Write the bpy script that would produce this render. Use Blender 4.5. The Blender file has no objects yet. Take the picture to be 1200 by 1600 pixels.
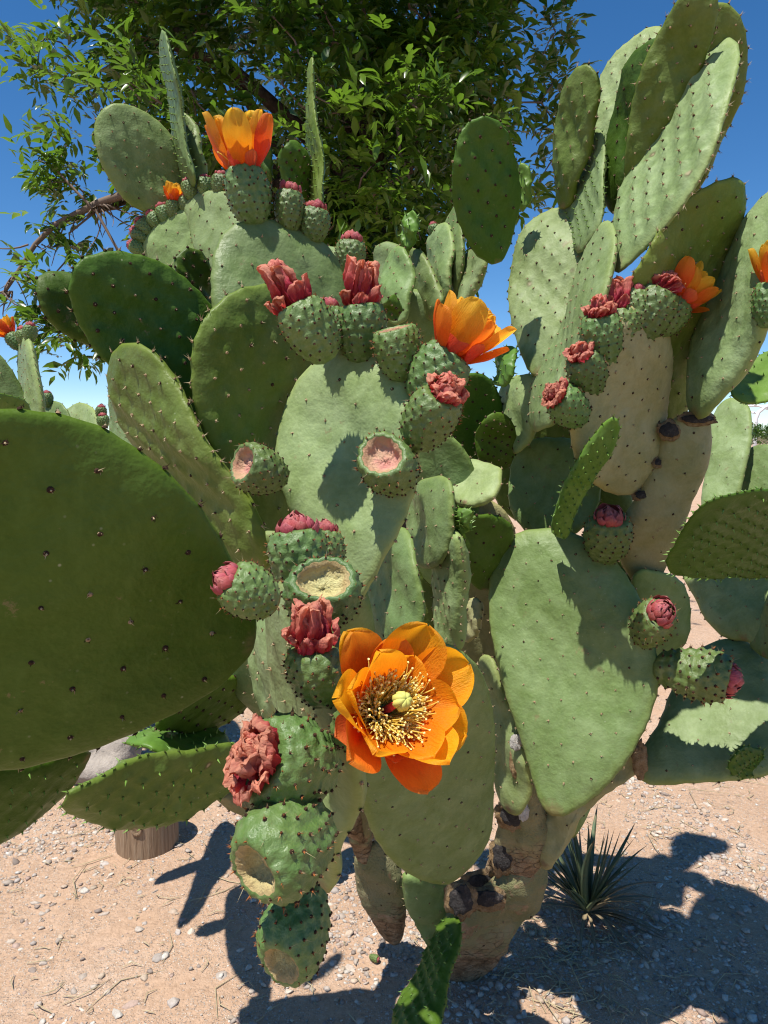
import bpy, math, random
import numpy as np
from mathutils import Vector, Matrix, noise as mnoise

# ------------------------------------------------------------------ camera, sky, sun
sc = bpy.context.scene
F, CX, CY, H, PITCH = 1150.0, 600.0, 800.0, 1.30, math.radians(5.5)
cam_d = bpy.data.cameras.new('camera')
cam_d.sensor_fit = 'VERTICAL'; cam_d.sensor_height = 36.0; cam_d.lens = F / 1600 * 36.0
cam_d.clip_start = 0.02; cam_d.clip_end = 3000
cam = bpy.data.objects.new('camera', cam_d); sc.collection.objects.link(cam)
cam.location = (0, 0, H); cam.rotation_euler = (math.radians(90) - PITCH, 0, 0)
sc.camera = cam
SUN_TO = Vector((-0.24, -0.28, 1.0)).normalized()
EL = math.asin(SUN_TO.z); AZ = math.atan2(SUN_TO.x, SUN_TO.y)
w = bpy.data.worlds.new('World'); sc.world = w; w.use_nodes = True
nt = w.node_tree; nt.nodes.clear()
sky = nt.nodes.new('ShaderNodeTexSky'); sky.sky_type = 'NISHITA'; sky.sun_disc = False
sky.sun_elevation = EL; sky.sun_rotation = AZ % (2 * math.pi)
sky.altitude = 2800; sky.air_density = 1.0; sky.dust_density = 0.0; sky.ozone_density = 1.5
bg = nt.nodes.new('ShaderNodeBackground'); bg.inputs['Strength'].default_value = 0.108
wo = nt.nodes.new('ShaderNodeOutputWorld')
hsv = nt.nodes.new('ShaderNodeHueSaturation'); hsv.inputs['Saturation'].default_value = 1.30
nt.links.new(sky.outputs[0], hsv.inputs['Color']); nt.links.new(hsv.outputs[0], bg.inputs['Color']); nt.links.new(bg.outputs[0], wo.inputs['Surface'])
sun_d = bpy.data.lights.new('sun', 'SUN'); sun_d.energy = 5.0; sun_d.angle = math.radians(0.53)
sun_d.color = (1.0, 0.95, 0.87)
sun = bpy.data.objects.new('sun', sun_d); sc.collection.objects.link(sun)
sun.rotation_euler = SUN_TO.to_track_quat('Z', 'Y').to_euler()
sc.view_settings.view_transform = 'Standard'; sc.view_settings.look = 'None'
sc.view_settings.exposure = 0.54; sc.view_settings.gamma = 1.0
sc.cycles.filter_width = 1.15
sc.cycles.max_bounces = 8; sc.cycles.diffuse_bounces = 5

RNG = np.random.default_rng(7)
random.seed(7)
CAMR = np.array([1, 0, 0.0]); CAMF = np.array([0, math.cos(PITCH), -math.sin(PITCH)])
CAMU = np.array([0, math.sin(PITCH), math.cos(PITCH)]); CAMP = np.array([0, 0, H])

def ray(x, y):
    return CAMF + CAMR * ((x - CX) / F) + CAMU * ((CY - y) / F)
def P(x, y, d):                       # a point of the place: direction as sighted, at depth d metres
    return CAMP + ray(x, y) * d
def G(x, y):                          # the point of the ground sighted there
    r = ray(x, y); return CAMP + r * (-H / r[2])
def cdir(a):                          # right, up, towards the viewer -> world
    v = CAMR * a[0] + CAMU * a[1] - CAMF * a[2]; return v / np.linalg.norm(v)

# ------------------------------------------------------------------ scene helpers
C = sc.collection
def link(o, parent=None):
    C.objects.link(o)
    if parent is not None: o.parent = parent
    return o
def tag(o, label=None, cat=None, group=None, kind=None):
    if label: o['label'] = label
    if cat: o['category'] = cat
    if group: o['group'] = group
    if kind: o['kind'] = kind
    return o
def thing(name, loc, label, cat, group=None):
    o = bpy.data.objects.new(name, None); o.location = loc; o.empty_display_size = 0.1
    link(o); return tag(o, label, cat, group)
def mk(name, verts, faces, mats, smooth=True, matidx=None, attrs=None):
    me = bpy.data.meshes.new(name)
    me.from_pydata([tuple(v) for v in verts], [], [tuple(f) for f in faces])
    for m in (mats if isinstance(mats, (list, tuple)) else [mats]): me.materials.append(m)
    if matidx is not None: me.polygons.foreach_set('material_index', np.asarray(matidx, dtype=np.int32))
    if smooth: me.polygons.foreach_set('use_smooth', np.ones(len(me.polygons), dtype=bool))
    if attrs:
        for k, v in attrs.items():
            a = me.attributes.new(k, 'FLOAT', 'POINT'); a.data.foreach_set('value', np.asarray(v, dtype=np.float32))
    me.update(); return me
def mobj(name, me, parent=None, loc=(0, 0, 0)):
    o = bpy.data.objects.new(name, me); o.location = loc; return link(o, parent)

class MB:                             # collects small shapes into one mesh
    def __init__(s): s.v = []; s.f = []; s.m = []; s.a = []
    def add(s, vs, fs, m=0, a=0.0):
        k = len(s.v); s.v.extend([tuple(p) for p in vs]); s.f.extend([tuple(i + k for i in f) for f in fs])
        s.m.extend([m] * len(fs)); s.a.extend(a if hasattr(a, '__len__') else [a] * len(vs))
    def mesh(s, name, mats, smooth=True): return mk(name, s.v, s.f, mats, smooth, s.m, {'t': s.a})
def frame(n):
    n = np.asarray(n, float); n = n / np.linalg.norm(n)
    h = np.array([0, 0, 1.0]) if abs(n[2]) < 0.9 else np.array([1.0, 0, 0])
    a = np.cross(h, n); a /= np.linalg.norm(a); return a, np.cross(n, a), n
def tube(mb, pts, radii, n=8, m=0, cap=True, a=None):
    pts = [np.asarray(p, float) for p in pts]; vs = []; fs = []; K = len(pts)
    A = None
    for i, p in enumerate(pts):
        t = pts[min(i + 1, K - 1)] - pts[max(i - 1, 0)]; t = t / (np.linalg.norm(t) + 1e-9)
        if A is None: A, B, _ = frame(t)
        else:
            A = A - t * np.dot(A, t); A /= np.linalg.norm(A) + 1e-9
        B = np.cross(t, A)
        for j in range(n):
            th = 2 * math.pi * j / n; vs.append(p + radii[i] * (A * math.cos(th) + B * math.sin(th)))
    for i in range(K - 1):
        for j in range(n):
            fs.append((i * n + j, i * n + (j + 1) % n, (i + 1) * n + (j + 1) % n, (i + 1) * n + j))
    if cap:
        fs.append(tuple(range(n))[::-1]); fs.append(tuple((K - 1) * n + j for j in range(n)))
    mb.add(vs, fs, m, 0.0 if a is None else [a[i] for i in range(K) for _ in range(n)])

# ------------------------------------------------------------------ materials
class NB:
    def __init__(s, name):
        s.mat = bpy.data.materials.new(name); s.mat.use_nodes = True; s.t = s.mat.node_tree; s.t.nodes.clear()
        s.out = s.n('ShaderNodeOutputMaterial'); s.b = s.n('ShaderNodeBsdfPrincipled')
        s.l(s.b.outputs[0], s.out.inputs['Surface'])
        s.tc = s.n('ShaderNodeTexCoord').outputs['Object']
    def n(s, t, **k):
        x = s.t.nodes.new(t)
        for a, b in k.items(): setattr(x, a, b)
        return x
    def l(s, a, b): s.t.links.new(a, b)
    def noise(s, scale, detail=3, rough=0.55, vec=None, dist=0.0):
        x = s.n('ShaderNodeTexNoise'); x.inputs['Scale'].default_value = scale; x.inputs['Detail'].default_value = detail
        x.inputs['Roughness'].default_value = rough; x.inputs['Distortion'].default_value = dist
        s.l(vec or s.tc, x.inputs['Vector']); return x.outputs['Fac']
    def scalev(s, v):
        x = s.n('ShaderNodeMapping'); x.inputs['Scale'].default_value = v; s.l(s.tc, x.inputs['Vector']); return x.outputs[0]
    def vor(s, scale, vec=None, feature='F1', rand=1.0):
        x = s.n('ShaderNodeTexVoronoi', feature=feature); x.inputs['Scale'].default_value = scale
        x.inputs['Randomness'].default_value = rand; s.l(vec or s.tc, x.inputs['Vector']); return x
    def ramp(s, fac, stops):
        x = s.n('ShaderNodeValToRGB'); e = x.color_ramp.elements
        while len(e) < len(stops): e.new(0.5)
        for el, (p, c) in zip(e, stops):
            el.position = p; el.color = (c, c, c, 1) if not hasattr(c, '__len__') else (*c, 1)
        s.l(fac, x.inputs[0]); return x.outputs[0]
    def mix(s, fac, a, b, mode='MIX'):
        x = s.n('ShaderNodeMix', data_type='RGBA', blend_type=mode)
        for i, v in ((0, fac), (6, a), (7, b)):
            if hasattr(v, 'is_linked'): s.l(v, x.inputs[i])
            elif hasattr(v, '__len__'): x.inputs[i].default_value = (*v, 1)
            else: x.inputs[i].default_value = v
        return x.outputs[2]
    def math(s, op, a, b=0.0):
        x = s.n('ShaderNodeMath', operation=op)
        for i, v in enumerate((a, b)):
            if hasattr(v, 'is_linked'): s.l(v, x.inputs[i])
            else: x.inputs[i].default_value = v
        return x.outputs[0]
    def attr(s, name): return s.n('ShaderNodeAttribute', attribute_name=name).outputs['Fac']
    def rnd(s): return s.n('ShaderNodeObjectInfo').outputs['Random']
    def bump(s, h, strength, dist, prev=None):
        x = s.n('ShaderNodeBump'); x.inputs['Strength'].default_value = strength; x.inputs['Distance'].default_value = dist
        s.l(h, x.inputs['Height'])
        if prev is not None: s.l(prev, x.inputs['Normal'])
        return x.outputs[0]
    def fin(s, col, rough=0.6, spec=0.4, normal=None, **k):
        if hasattr(col, 'is_linked'): s.l(col, s.b.inputs['Base Color'])
        else: s.b.inputs['Base Color'].default_value = (*col, 1)
        if hasattr(rough, 'is_linked'): s.l(rough, s.b.inputs['Roughness'])
        else: s.b.inputs['Roughness'].default_value = rough
        s.b.inputs['Specular IOR Level'].default_value = spec
        if normal is not None: s.l(normal, s.b.inputs['Normal'])
        for a, v in k.items(): s.b.inputs[a].default_value = v
        return s.mat
    def translucent(s, col, fac):
        tr = s.n('ShaderNodeBsdfTranslucent'); mx = s.n('ShaderNodeMixShader'); mx.inputs[0].default_value = fac
        if hasattr(col, 'is_linked'): s.l(col, tr.inputs[0])
        else: tr.inputs[0].default_value = (*col, 1)
        s.l(s.b.outputs[0], mx.inputs[1]); s.l(tr.outputs[0], mx.inputs[2]); s.l(mx.outputs[0], s.out.inputs['Surface'])

def skin(name, a, b, bloom, bloom_amt, rough=0.5, bump=0.25, cork=1.0):
    m = NB(name)
    c = m.mix(m.ramp(m.noise(9, 4), [(0.3, 0.0), (0.7, 1.0)]), a, b)
    c = m.mix(m.ramp(m.noise(60, 5, 0.75), [(0.40, 0.0), (0.70, 0.32)]), c, tuple(x * 0.60 for x in a))
    c = m.mix(m.ramp(m.noise(190, 3, 0.7), [(0.45, 0.0), (0.75, 0.20)]), c, tuple(min(1, x * 1.5 + .02) for x in b))
    bl = m.ramp(m.noise(16, 5, 0.65, dist=0.6), [(0.38, 0.0), (0.68, 1.0)])
    c = m.mix(m.math('MULTIPLY', bl, bloom_amt), c, bloom)
    # waxy rubbed streaks running with the pad
    st = m.ramp(m.noise(30, 3, 0.6, vec=m.scalev((1, 1, 0.22))), [(0.55, 0.0), (0.75, 1.0)])
    c = m.mix(m.math('MULTIPLY', st, 0.16), c, tuple(min(1, x * 1.6 + 0.02) for x in bloom))
    # pale pin-prick flecks and a few brown corky spots
    v = m.vor(75)
    fl = m.ramp(v.outputs['Distance'], [(0.0, 1.0), (0.07, 0.6), (0.12, 0.0)])
    fl = m.math('MULTIPLY', fl, m.ramp(m.noise(7, 2), [(0.45, 0.0), (0.6, 1.0)]))
    c = m.mix(m.math('MULTIPLY', fl, 0.55), c, (0.42, 0.43, 0.30))
    sp = m.ramp(m.noise(23, 6, 0.78), [(0.625, 0.0), (0.68, 1.0)])
    c = m.mix(m.math('MULTIPLY', sp, 0.55 * cork), c, (0.20, 0.15, 0.075))
    # rubbed bloom in broad patches, and old insect scars with a tan scab
    rb = m.ramp(m.noise(6, 6, 0.72, dist=1.2), [(0.50, 0.0), (0.56, 1.0)])
    c = m.mix(m.math('MULTIPLY', rb, 0.22), c, tuple(x * 0.72 for x in a))
    v2 = m.vor(13).outputs['Distance']; gate = m.ramp(m.noise(4.3, 2), [(0.50, 0.0), (0.53, 1.0)])
    v2 = m.math('ADD', v2, m.math('MULTIPLY', m.math('SUBTRACT', m.noise(70, 4, .7), .5), .09))
    c = m.mix(m.math('MULTIPLY', m.ramp(v2, [(0.07, 1.0), (0.13, 0.0)]), m.math('MULTIPLY', gate, 0.75 * cork)), c, (0.10, 0.07, 0.035))
    c = m.mix(m.math('MULTIPLY', m.ramp(v2, [(0.04, 1.0), (0.07, 0.0)]), m.math('MULTIPLY', gate, 0.9 * cork)), c, (0.36, 0.29, 0.18))
    # corky collar where the pad joins, and a yellowish rim
    u = m.attr('u')
    cu = m.math('ADD', u, m.math('MULTIPLY', m.math('SUBTRACT', m.noise(40, 4, 0.7), 0.5), 0.10))
    co = m.ramp(cu, [(0.015, 1.0), (0.055, 0.0)])
    c = m.mix(m.math('MULTIPLY', co, cork), c, (0.19, 0.135, 0.075))
    rm = m.ramp(m.attr('rim'), [(0.90, 0.0), (1.0, 0.45)])
    c = m.mix(rm, c, (min(1, a[0] * 1.5), min(1, a[1] * 1.3), a[2] * 0.9))
    hs = m.n('ShaderNodeHueSaturation'); r = m.rnd()
    m.l(m.math('ADD', 0.488, m.math('MULTIPLY', r, 0.024)), hs.inputs['Hue'])
    m.l(m.math('ADD', 0.84, m.math('MULTIPLY', m.math('FRACT', m.math('MULTIPLY', r, 7.3)), 0.30)), hs.inputs['Value'])
    m.l(c, hs.inputs['Color'])
    nb = m.bump(m.noise(24, 4, 0.55), bump * 1.5, 0.014)
    nb = m.bump(m.noise(85, 3, 0.6), bump * 1.0, 0.004, nb)
    nb = m.bump(m.noise(300, 2, 0.6), bump * 0.6, 0.0015, nb)
    ro = m.ramp(m.noise(30, 4), [(0.3, rough - 0.08), (0.7, rough + 0.1)])
    return m.fin(hs.outputs[0], ro, 0.22, nb)

M = {}
M['old'] = skin('pad_skin_glaucous', (0.122, 0.187, 0.054), (0.140, 0.202, 0.066), (0.200, 0.270, 0.118), 0.7, 0.5)
M['pale'] = skin('pad_skin_pale', (0.160, 0.225, 0.076), (0.185, 0.245, 0.095), (0.255, 0.325, 0.160), 0.75, 0.55)
M['green'] = skin('pad_skin_green', (0.040, 0.090, 0.006), (0.052, 0.102, 0.008), (0.066, 0.120, 0.018), 0.4, 0.5, 0.22)
M['young'] = skin('pad_skin_young', (0.080, 0.170, 0.020), (0.100, 0.190, 0.028), (0.135, 0.215, 0.055), 0.35, 0.45, 0.12, 0.1)
M['beige'] = skin('pad_skin_beige_bounce', (0.250, 0.255, 0.110), (0.285, 0.272, 0.130), (0.345, 0.340, 0.195), 0.7, 0.6)  # warm ground bounce on shaded pads is mixed into this base colour
M['mid'] = skin('pad_skin_olive', (0.088, 0.140, 0.018), (0.112, 0.155, 0.026), (0.150, 0.190, 0.055), 0.6, 0.5)
M['fruit'] = None

def bark_mat(name, a, b, scale=1.0):
    m = NB(name)
    v = m.scalev((1, 1, 0.35))
    n1 = m.noise(22 * scale, 6, 0.7, vec=v, dist=0.4)
    c = m.ramp(n1, [(0.25, tuple(x * 0.4 for x in a)), (0.5, a), (0.72, b)])
    nb = m.bump(n1, 0.7, 0.012); nb = m.bump(m.noise(120 * scale, 4, 0.7), 0.4, 0.004, nb)
    return m.fin(c, 0.9, 0.15, nb)
def stem_mat():
    m = NB('old_stem_skin')
    u = m.attr('u'); n1 = m.noise(18, 5, 0.7, dist=0.5)
    g = m.ramp(m.noise(11, 4), [(0.3, (0.165, 0.172, 0.078)), (0.7, (0.26, 0.23, 0.125))])
    br = m.ramp(m.noise(35, 6, 0.75), [(0.3, (0.10, 0.06, 0.03)), (0.5, (0.26, 0.17, 0.095)), (0.75, (0.40, 0.31, 0.20))])
    k = m.math('ADD', u, m.math('MULTIPLY', m.math('SUBTRACT', n1, 0.5), 0.6))
    c = m.mix(m.ramp(k, [(0.30, 1.0), (0.46, 0.0)]), g, br)
    c = m.mix(m.ramp(n1, [(0.58, 0.0), (0.64, 1.0)]), c, br)
    nb = m.bump(n1, 0.8, 0.02); nb = m.bump(m.noise(90, 5, 0.75), 0.7, 0.006, nb)
    ck = m.ramp(m.math('ADD', m.vor(70, vec=m.scalev((.45, .45, 1)), feature='DISTANCE_TO_EDGE').outputs['Distance'], m.math('MULTIPLY', m.noise(60, 5, .75), .16)), [(0.05, 0.0), (0.13, 1.0)])
    lo = m.ramp(k, [(0.32, 1.0), (0.5, 0.0)])
    c = m.mix(m.math('MULTIPLY', m.math('SUBTRACT', 1.0, ck), m.math('MULTIPLY', lo, .55)), c, (0.07, 0.045, 0.028))
    nb = m.bump(m.math('MULTIPLY', ck, lo), 0.8, 0.006, nb)
    return m.fin(c, 0.8, 0.2, nb)
M['stem'] = stem_mat()
M['scab'] = (lambda m: m.fin(m.ramp(m.noise(70, 5, 0.8), [(0.3, (0.006, 0.005, 0.005)), (0.55, (0.03, 0.026, 0.026)), (0.72, (0.17, 0.14, 0.12))]), 0.55, 0.5, m.bump(m.noise(90, 5, 0.8), 1.0, 0.012)))(NB('black_healed_scab'))
M['fuzz'] = (lambda m: m.fin(m.ramp(m.noise(90, 4, 0.7), [(0.3, (0.35, 0.33, 0.30)), (0.7, (0.72, 0.70, 0.66))]), 0.95, 0.1, m.bump(m.noise(160, 4, 0.8), 1.0, 0.008)))(NB('white_cottony_crust'))
M['cork'] = (lambda m: m.fin(m.ramp(m.noise(60, 6, 0.8), [(0.3, (0.16, 0.09, 0.045)), (0.5, (0.34, 0.23, 0.12)), (0.75, (0.50, 0.40, 0.26))]), 0.9, 0.15, m.bump(m.noise(75, 6, 0.8), 1.0, 0.015)))(NB('tan_cork'))
M['areole'] = NB('dark_areole_wool').fin((0.045, 0.026, 0.016), 0.9, 0.1)
M['areole_tan'] = NB('tan_areole_wool').fin((0.30, 0.21, 0.12), 0.9, 0.1)
M['areole_red'] = NB('rust_bristles').fin((0.30, 0.10, 0.03), 0.8, 0.2)
M['spine'] = NB('pale_spine').fin((0.42, 0.34, 0.20), 0.6, 0.3)
M['leaflet'] = NB('young_pad_leaflet').fin((0.15, 0.28, 0.05), 0.5, 0.4)

# ------------------------------------------------------------------ pads
PADS = {}
def catmull(pts, n):
    pts = np.asarray(pts, float); K = len(pts); out = []
    for i in range(K):
        p0, p1, p2, p3 = pts[i - 1], pts[i], pts[(i + 1) % K], pts[(i + 2) % K]
        for t in np.linspace(0, 1, 10, endpoint=False):
            out.append(0.5 * (2 * p1 + (p2 - p0) * t + (2 * p0 - 5 * p1 + 4 * p2 - p3) * t * t + (3 * p1 - p0 - 3 * p2 + p3) * t ** 3))
    out = np.array(out + [out[0]]); s = np.r_[0, np.cumsum(np.linalg.norm(np.diff(out, axis=0), axis=1))]
    q = np.linspace(0, s[-1], n, endpoint=False)
    return np.c_[np.interp(q, s, out[:, 0]), np.interp(q, s, out[:, 1])]

def depth(key, x, y):                 # depth of a pad's middle plane where it is sighted
    o, n = PADS[key]['plane']; r = ray(x, y); return float(np.dot(o - CAMP, n) / np.dot(r, n))

def spike(mb, p, d, L, r, m, n=3):
    a, b, d = frame(d); vs = [p + r * (a * math.cos(2 * math.pi * j / n) + b * math.sin(2 * math.pi * j / n)) for j in range(n)] + [p + d * L]
    mb.add(vs, [(j, (j + 1) % n, n) for j in range(n)], m)
def knob(mb, p, d, r, h, m, n=6):
    a, b, d = frame(d)
    r1 = [p - d * h * 0.4 + r * (a * math.cos(2 * math.pi * j / n) + b * math.sin(2 * math.pi * j / n)) for j in range(n)]
    r2 = [p + d * h * 0.7 + 0.7 * r * (a * math.cos(2 * math.pi * j / n) + b * math.sin(2 * math.pi * j / n)) for j in range(n)]
    mb.add(r1 + r2 + [p + d * h], [(j, (j + 1) % n, n + (j + 1) % n, n + j) for j in range(n)] + [(n + j, n + (j + 1) % n, 2 * n) for j in range(n)], m)

def pad(root, key, outline, anchors, style='old', T=0.026, sp=0.045, tub=0.0026, tl=1.0, bend=(0.0, 0.0), ns=80, nr=20, spines='short', name='pad', wav=0.0045, label=None):
    rng = np.random.default_rng(sum(ord(c) * (i + 3) for i, c in enumerate(key)))
    b, t, s = [P(*a) for a in anchors]
    n = np.cross(t - b, s - b); n /= np.linalg.norm(n)
    if np.dot(n, CAMP - b) < 0: n = -n
    PADS[key] = dict(plane=(b, n), root=root)
    ey = (t - b) / np.linalg.norm(t - b); ex = np.cross(ey, n)
    pix = catmull(outline, ns)
    pts3 = []
    for x, y in pix:
        r = ray(x, y); k = np.dot(b - CAMP, n) / np.dot(r, n); pts3.append(CAMP + r * k)
    pts3 = np.array(pts3) - b
    o2 = np.c_[pts3 @ ex, pts3 @ ey]
    x0, y0 = o2[:, 0], o2[:, 1]; x1, y1 = np.roll(x0, -1), np.roll(y0, -1)
    cr = x0 * y1 - x1 * y0; A = cr.sum() / 2
    c = np.array([((x0 + x1) * cr).sum(), ((y0 + y1) * cr).sum()]) / (6 * A)
    if A < 0: o2 = o2[::-1].copy()
    rel = o2 - c; ang = np.unwrap(np.arctan2(rel[:, 1], rel[:, 0])); R = np.linalg.norm(rel, axis=1)
    order = np.argsort(np.mod(ang, 2 * math.pi)); am = np.mod(ang, 2 * math.pi)[order]; Rm = R[order]
    Lx = max(np.abs(o2[:, 0]).max(), 1e-3); ymin, ymax = o2[:, 1].min(), o2[:, 1].max(); Ly = ymax - ymin
    size = math.sqrt(abs(A)); T = min(T, 0.30 * size)
    per = np.linalg.norm(np.roll(o2, -1, 0) - o2, axis=1).sum(); kr = max(4, int(per / (max(sp, 0.03) * 0.72)))
    rimj = [int((i + rng.uniform(-0.2, 0.2)) * ns / kr) % ns for i in range(kr)]
    if sp > 0:
        ii = np.arange(ns); add = np.zeros(ns)
        for j in rimj:
            dj = np.abs(ii - j); dj = np.minimum(dj, ns - dj) * per / ns; add = np.maximum(add, np.exp(-(dj / (0.22 * sp)) ** 2))
        o2 = o2 + rel / R[:, None] * (add * min(tub, 0.003) * 0.9)[:, None]; rel = o2 - c
    def rfrac(p):
        q = p - c; a = np.mod(np.arctan2(q[:, 1], q[:, 0]), 2 * math.pi)
        return np.linalg.norm(q, axis=1) / np.interp(a, am, Rm, period=2 * math.pi)
    ph = rng.uniform(0, 6.28, 8)
    def mid(p):
        u = (p[:, 1] - ymin) / Ly - 0.45; v = p[:, 0] / (Lx + 1e-6)
        z = bend[0] * (u * u * 2 - 0.2) * Ly + bend[1] * (v * v - 0.3) * Lx
        k = 6.28 / max(size, 0.05)
        return z + wav * (np.sin(k * 0.7 * p[:, 0] + ph[0]) * np.cos(k * 0.6 * p[:, 1] + ph[1]) + 0.6 * np.sin(k * 1.3 * p[:, 1] + ph[2] + 2 * v) + 0.5 * np.sin(k * 1.1 * (p[:, 0] + p[:, 1]) + ph[3]))
    def half(r): return T / 2 * np.sqrt(np.clip(1 - np.clip(r, 0, 1) ** 4.5, 0, 1))
    # areole lattice
    def lattice():
        if sp <= 0: return np.zeros((0, 2))
        g = []; row = 0; y = ymin + rng.uniform(0, sp * 0.5)
        while y < ymax:
            x = -Lx * 1.6 + (0.5 * sp if row % 2 else 0) + rng.uniform(0, sp * 0.1)
            while x < Lx * 1.6:
                g.append((x, y + 0.22 * x * rng.choice([1]) )); x += sp
            y += sp * 0.80; row += 1
        g = np.array(g) + rng.normal(0, sp * 0.045, (len(g), 2))
        return g[rfrac(g) < 0.93]
    lf, lb = lattice(), lattice()
    sg = (0.27 if tub < 0.0027 else 0.21) * min(sp, 0.05) if sp > 0 else 1
    def bumps(p, lat):
        if not len(lat): return np.zeros(len(p))
        dx = p[:, None, 0] - lat[None, :, 0]; dy = p[:, None, 1] - lat[None, :, 1]
        sy = np.where(dy < 0, sg * tl, sg * 0.75)
        return tub * np.exp(-dx * dx / (2 * sg * sg * 0.6) - dy * dy / (2 * sy * sy)).sum(axis=1)
    rr = np.sin(np.linspace(0, 1, nr + 1)[1:] * math.pi / 2)
    rr = 0.55 * rr + 0.45 * np.linspace(0, 1, nr + 1)[1:]
    rings = np.concatenate([c + r * rel for r in rr[:-1]]); rf = np.repeat(rr[:-1], ns)
    P2 = np.concatenate([c[None], rings]); R2 = np.r_[0, rf]
    zm = mid(P2); hf = half(R2)
    fade = np.clip((1 - R2) * 12, 0, 1)
    zf = zm + hf + bumps(P2, lf) * fade; zb = zm - hf - bumps(P2, lb) * fade
    zr = mid(o2)
    def w3(p, z): return p[:, :1] * ex + p[:, 1:2] * ey + z[:, None] * n
    V = np.concatenate([w3(P2, zf), w3(P2, zb), w3(o2, zr)])
    if name in ('trunk', 'stem'):
        V = np.array([v + n * 0 + (lambda q: np.array(mnoise.noise_vector(Vector(v + b) * 14)) * .010 + np.array(mnoise.noise_vector(Vector(v + b) * 45)) * .005)(0) for v in V])
    nf = len(P2); faces = []
    def idx(side, k, j):
        if k == nr - 1: return 2 * nf + j % ns
        return side * nf + 1 + k * ns + j % ns
    for side in (0, 1):
        for j in range(ns):
            f = (side * nf, idx(side, 0, j), idx(side, 0, j + 1)); faces.append(f if side == 0 else f[::-1])
        for k in range(nr - 1):
            for j in range(ns):
                f = (idx(side, k, j), idx(side, k + 1, j), idx(side, k + 1, j + 1), idx(side, k, j + 1)); faces.append(f if side == 0 else f[::-1])
    yy = np.r_[P2[:, 1], P2[:, 1], o2[:, 1]]
    # u runs from the joint (the base anchor) outwards
    allp = np.concatenate([P2, P2, o2]); u = np.linalg.norm(allp, axis=1) / max(Ly, 0.01)
    rim = np.r_[R2, R2, np.ones(ns)]
    me = mk(name, V, faces, M[style], True, None, {'u': u, 'rim': rim})
    ob = mobj(name, me, root, tuple(b - np.array(root.location)))
    if label: ob['label'] = label
    # areoles: wool knobs and spines
    if sp > 0:
        mb = MB()
        def put(p, z, nn, edge):
            base = p[0] * ex + p[1] * ey + z * n
            if spines == 'young':
                knob(mb, base, nn, 0.0016, 0.0016, 0)
                d = nn + ey * rng.uniform(0.1, 0.8) + rng.normal(0, 0.15, 3)
                spike(mb, base, d, rng.uniform(0.006, 0.010), 0.0016, 1, 4)
                if rng.random() < 0.5: spike(mb, base, nn + rng.normal(0, 0.5, 3), 0.005, 0.0006, 0)
            else:
                big = rng.uniform(0.8, 1.25) * (0.9 if spines == 'big' else 1.0)
                tan = rng.random() < (0.1 if style in ('green', 'beige') else 0.75)
                if style != 'green': big *= 0.82
                knob(mb, base, nn + rng.normal(0, .15, 3), (0.0028 if not tan else 0.0023) * big, 0.0015 * big, 2 if tan else 0, 9)
                for _ in range(6 if spines == 'big' else 4):
                    q = rng.normal(0, .0013, 3); spike(mb, base + q - nn * np.dot(q, nn), nn + rng.normal(0, .45, 3), rng.uniform(.0018, .0036), .0006, 0 if rng.random() < .6 else 2)
                if rng.random() < .5: knob(mb, base + nn * .0012, nn, .0011, .0014, 1, 4)
                lg = spines == 'long' and (edge or style in ('pale', 'old'))
                for _ in range(3 if lg else rng.integers(1, 3)):
                    spike(mb, base, nn + rng.normal(0, 0.55, 3), rng.uniform(0.004, 0.007) * (1.6 if lg else 1), 0.0007, 1 if rng.random() < (0.7 if lg or style != 'green' else 0.2) else (0 if style == 'green' else 2))
        for lat, sgn in ((lf, 1), (lb, -1)):
            if not len(lat): continue
            r = rfrac(lat); z = mid(lat) + sgn * (half(r) + bumps(lat, lat) * np.clip((1 - r) * 12, 0, 1))
            e = 1e-3; slope = (half(np.clip(r + 0.02, 0, 1)) - half(r)) / (0.02 * size * 0.6)
            for p, zz, rad, sl in zip(lat, z, r, slope):
                out = (p - c); out = out / (np.linalg.norm(out) + 1e-9)
                nn = n * sgn - (out[0] * ex + out[1] * ey) * sl; nn /= np.linalg.norm(nn)
                put(p, zz, nn, False)
        for j in rimj:
            p = o2[j]
            if p[1] - ymin < 0.10 * Ly: continue
            out = (p - c) / np.linalg.norm(p - c); nn = out[0] * ex + out[1] * ey + n * rng.uniform(-0.4, 0.4)
            put(p + out * 0.0004, zr[j], nn / np.linalg.norm(nn), True)
        mats = [M['areole'], M['leaflet'] if spines == 'young' else M['spine'], M['areole_tan']]
        a = mobj('areoles', mb.mesh('areoles', mats, False), ob); a['kind'] = 'stuff'
    PADS[key]['obj'] = ob
    return ob

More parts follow.
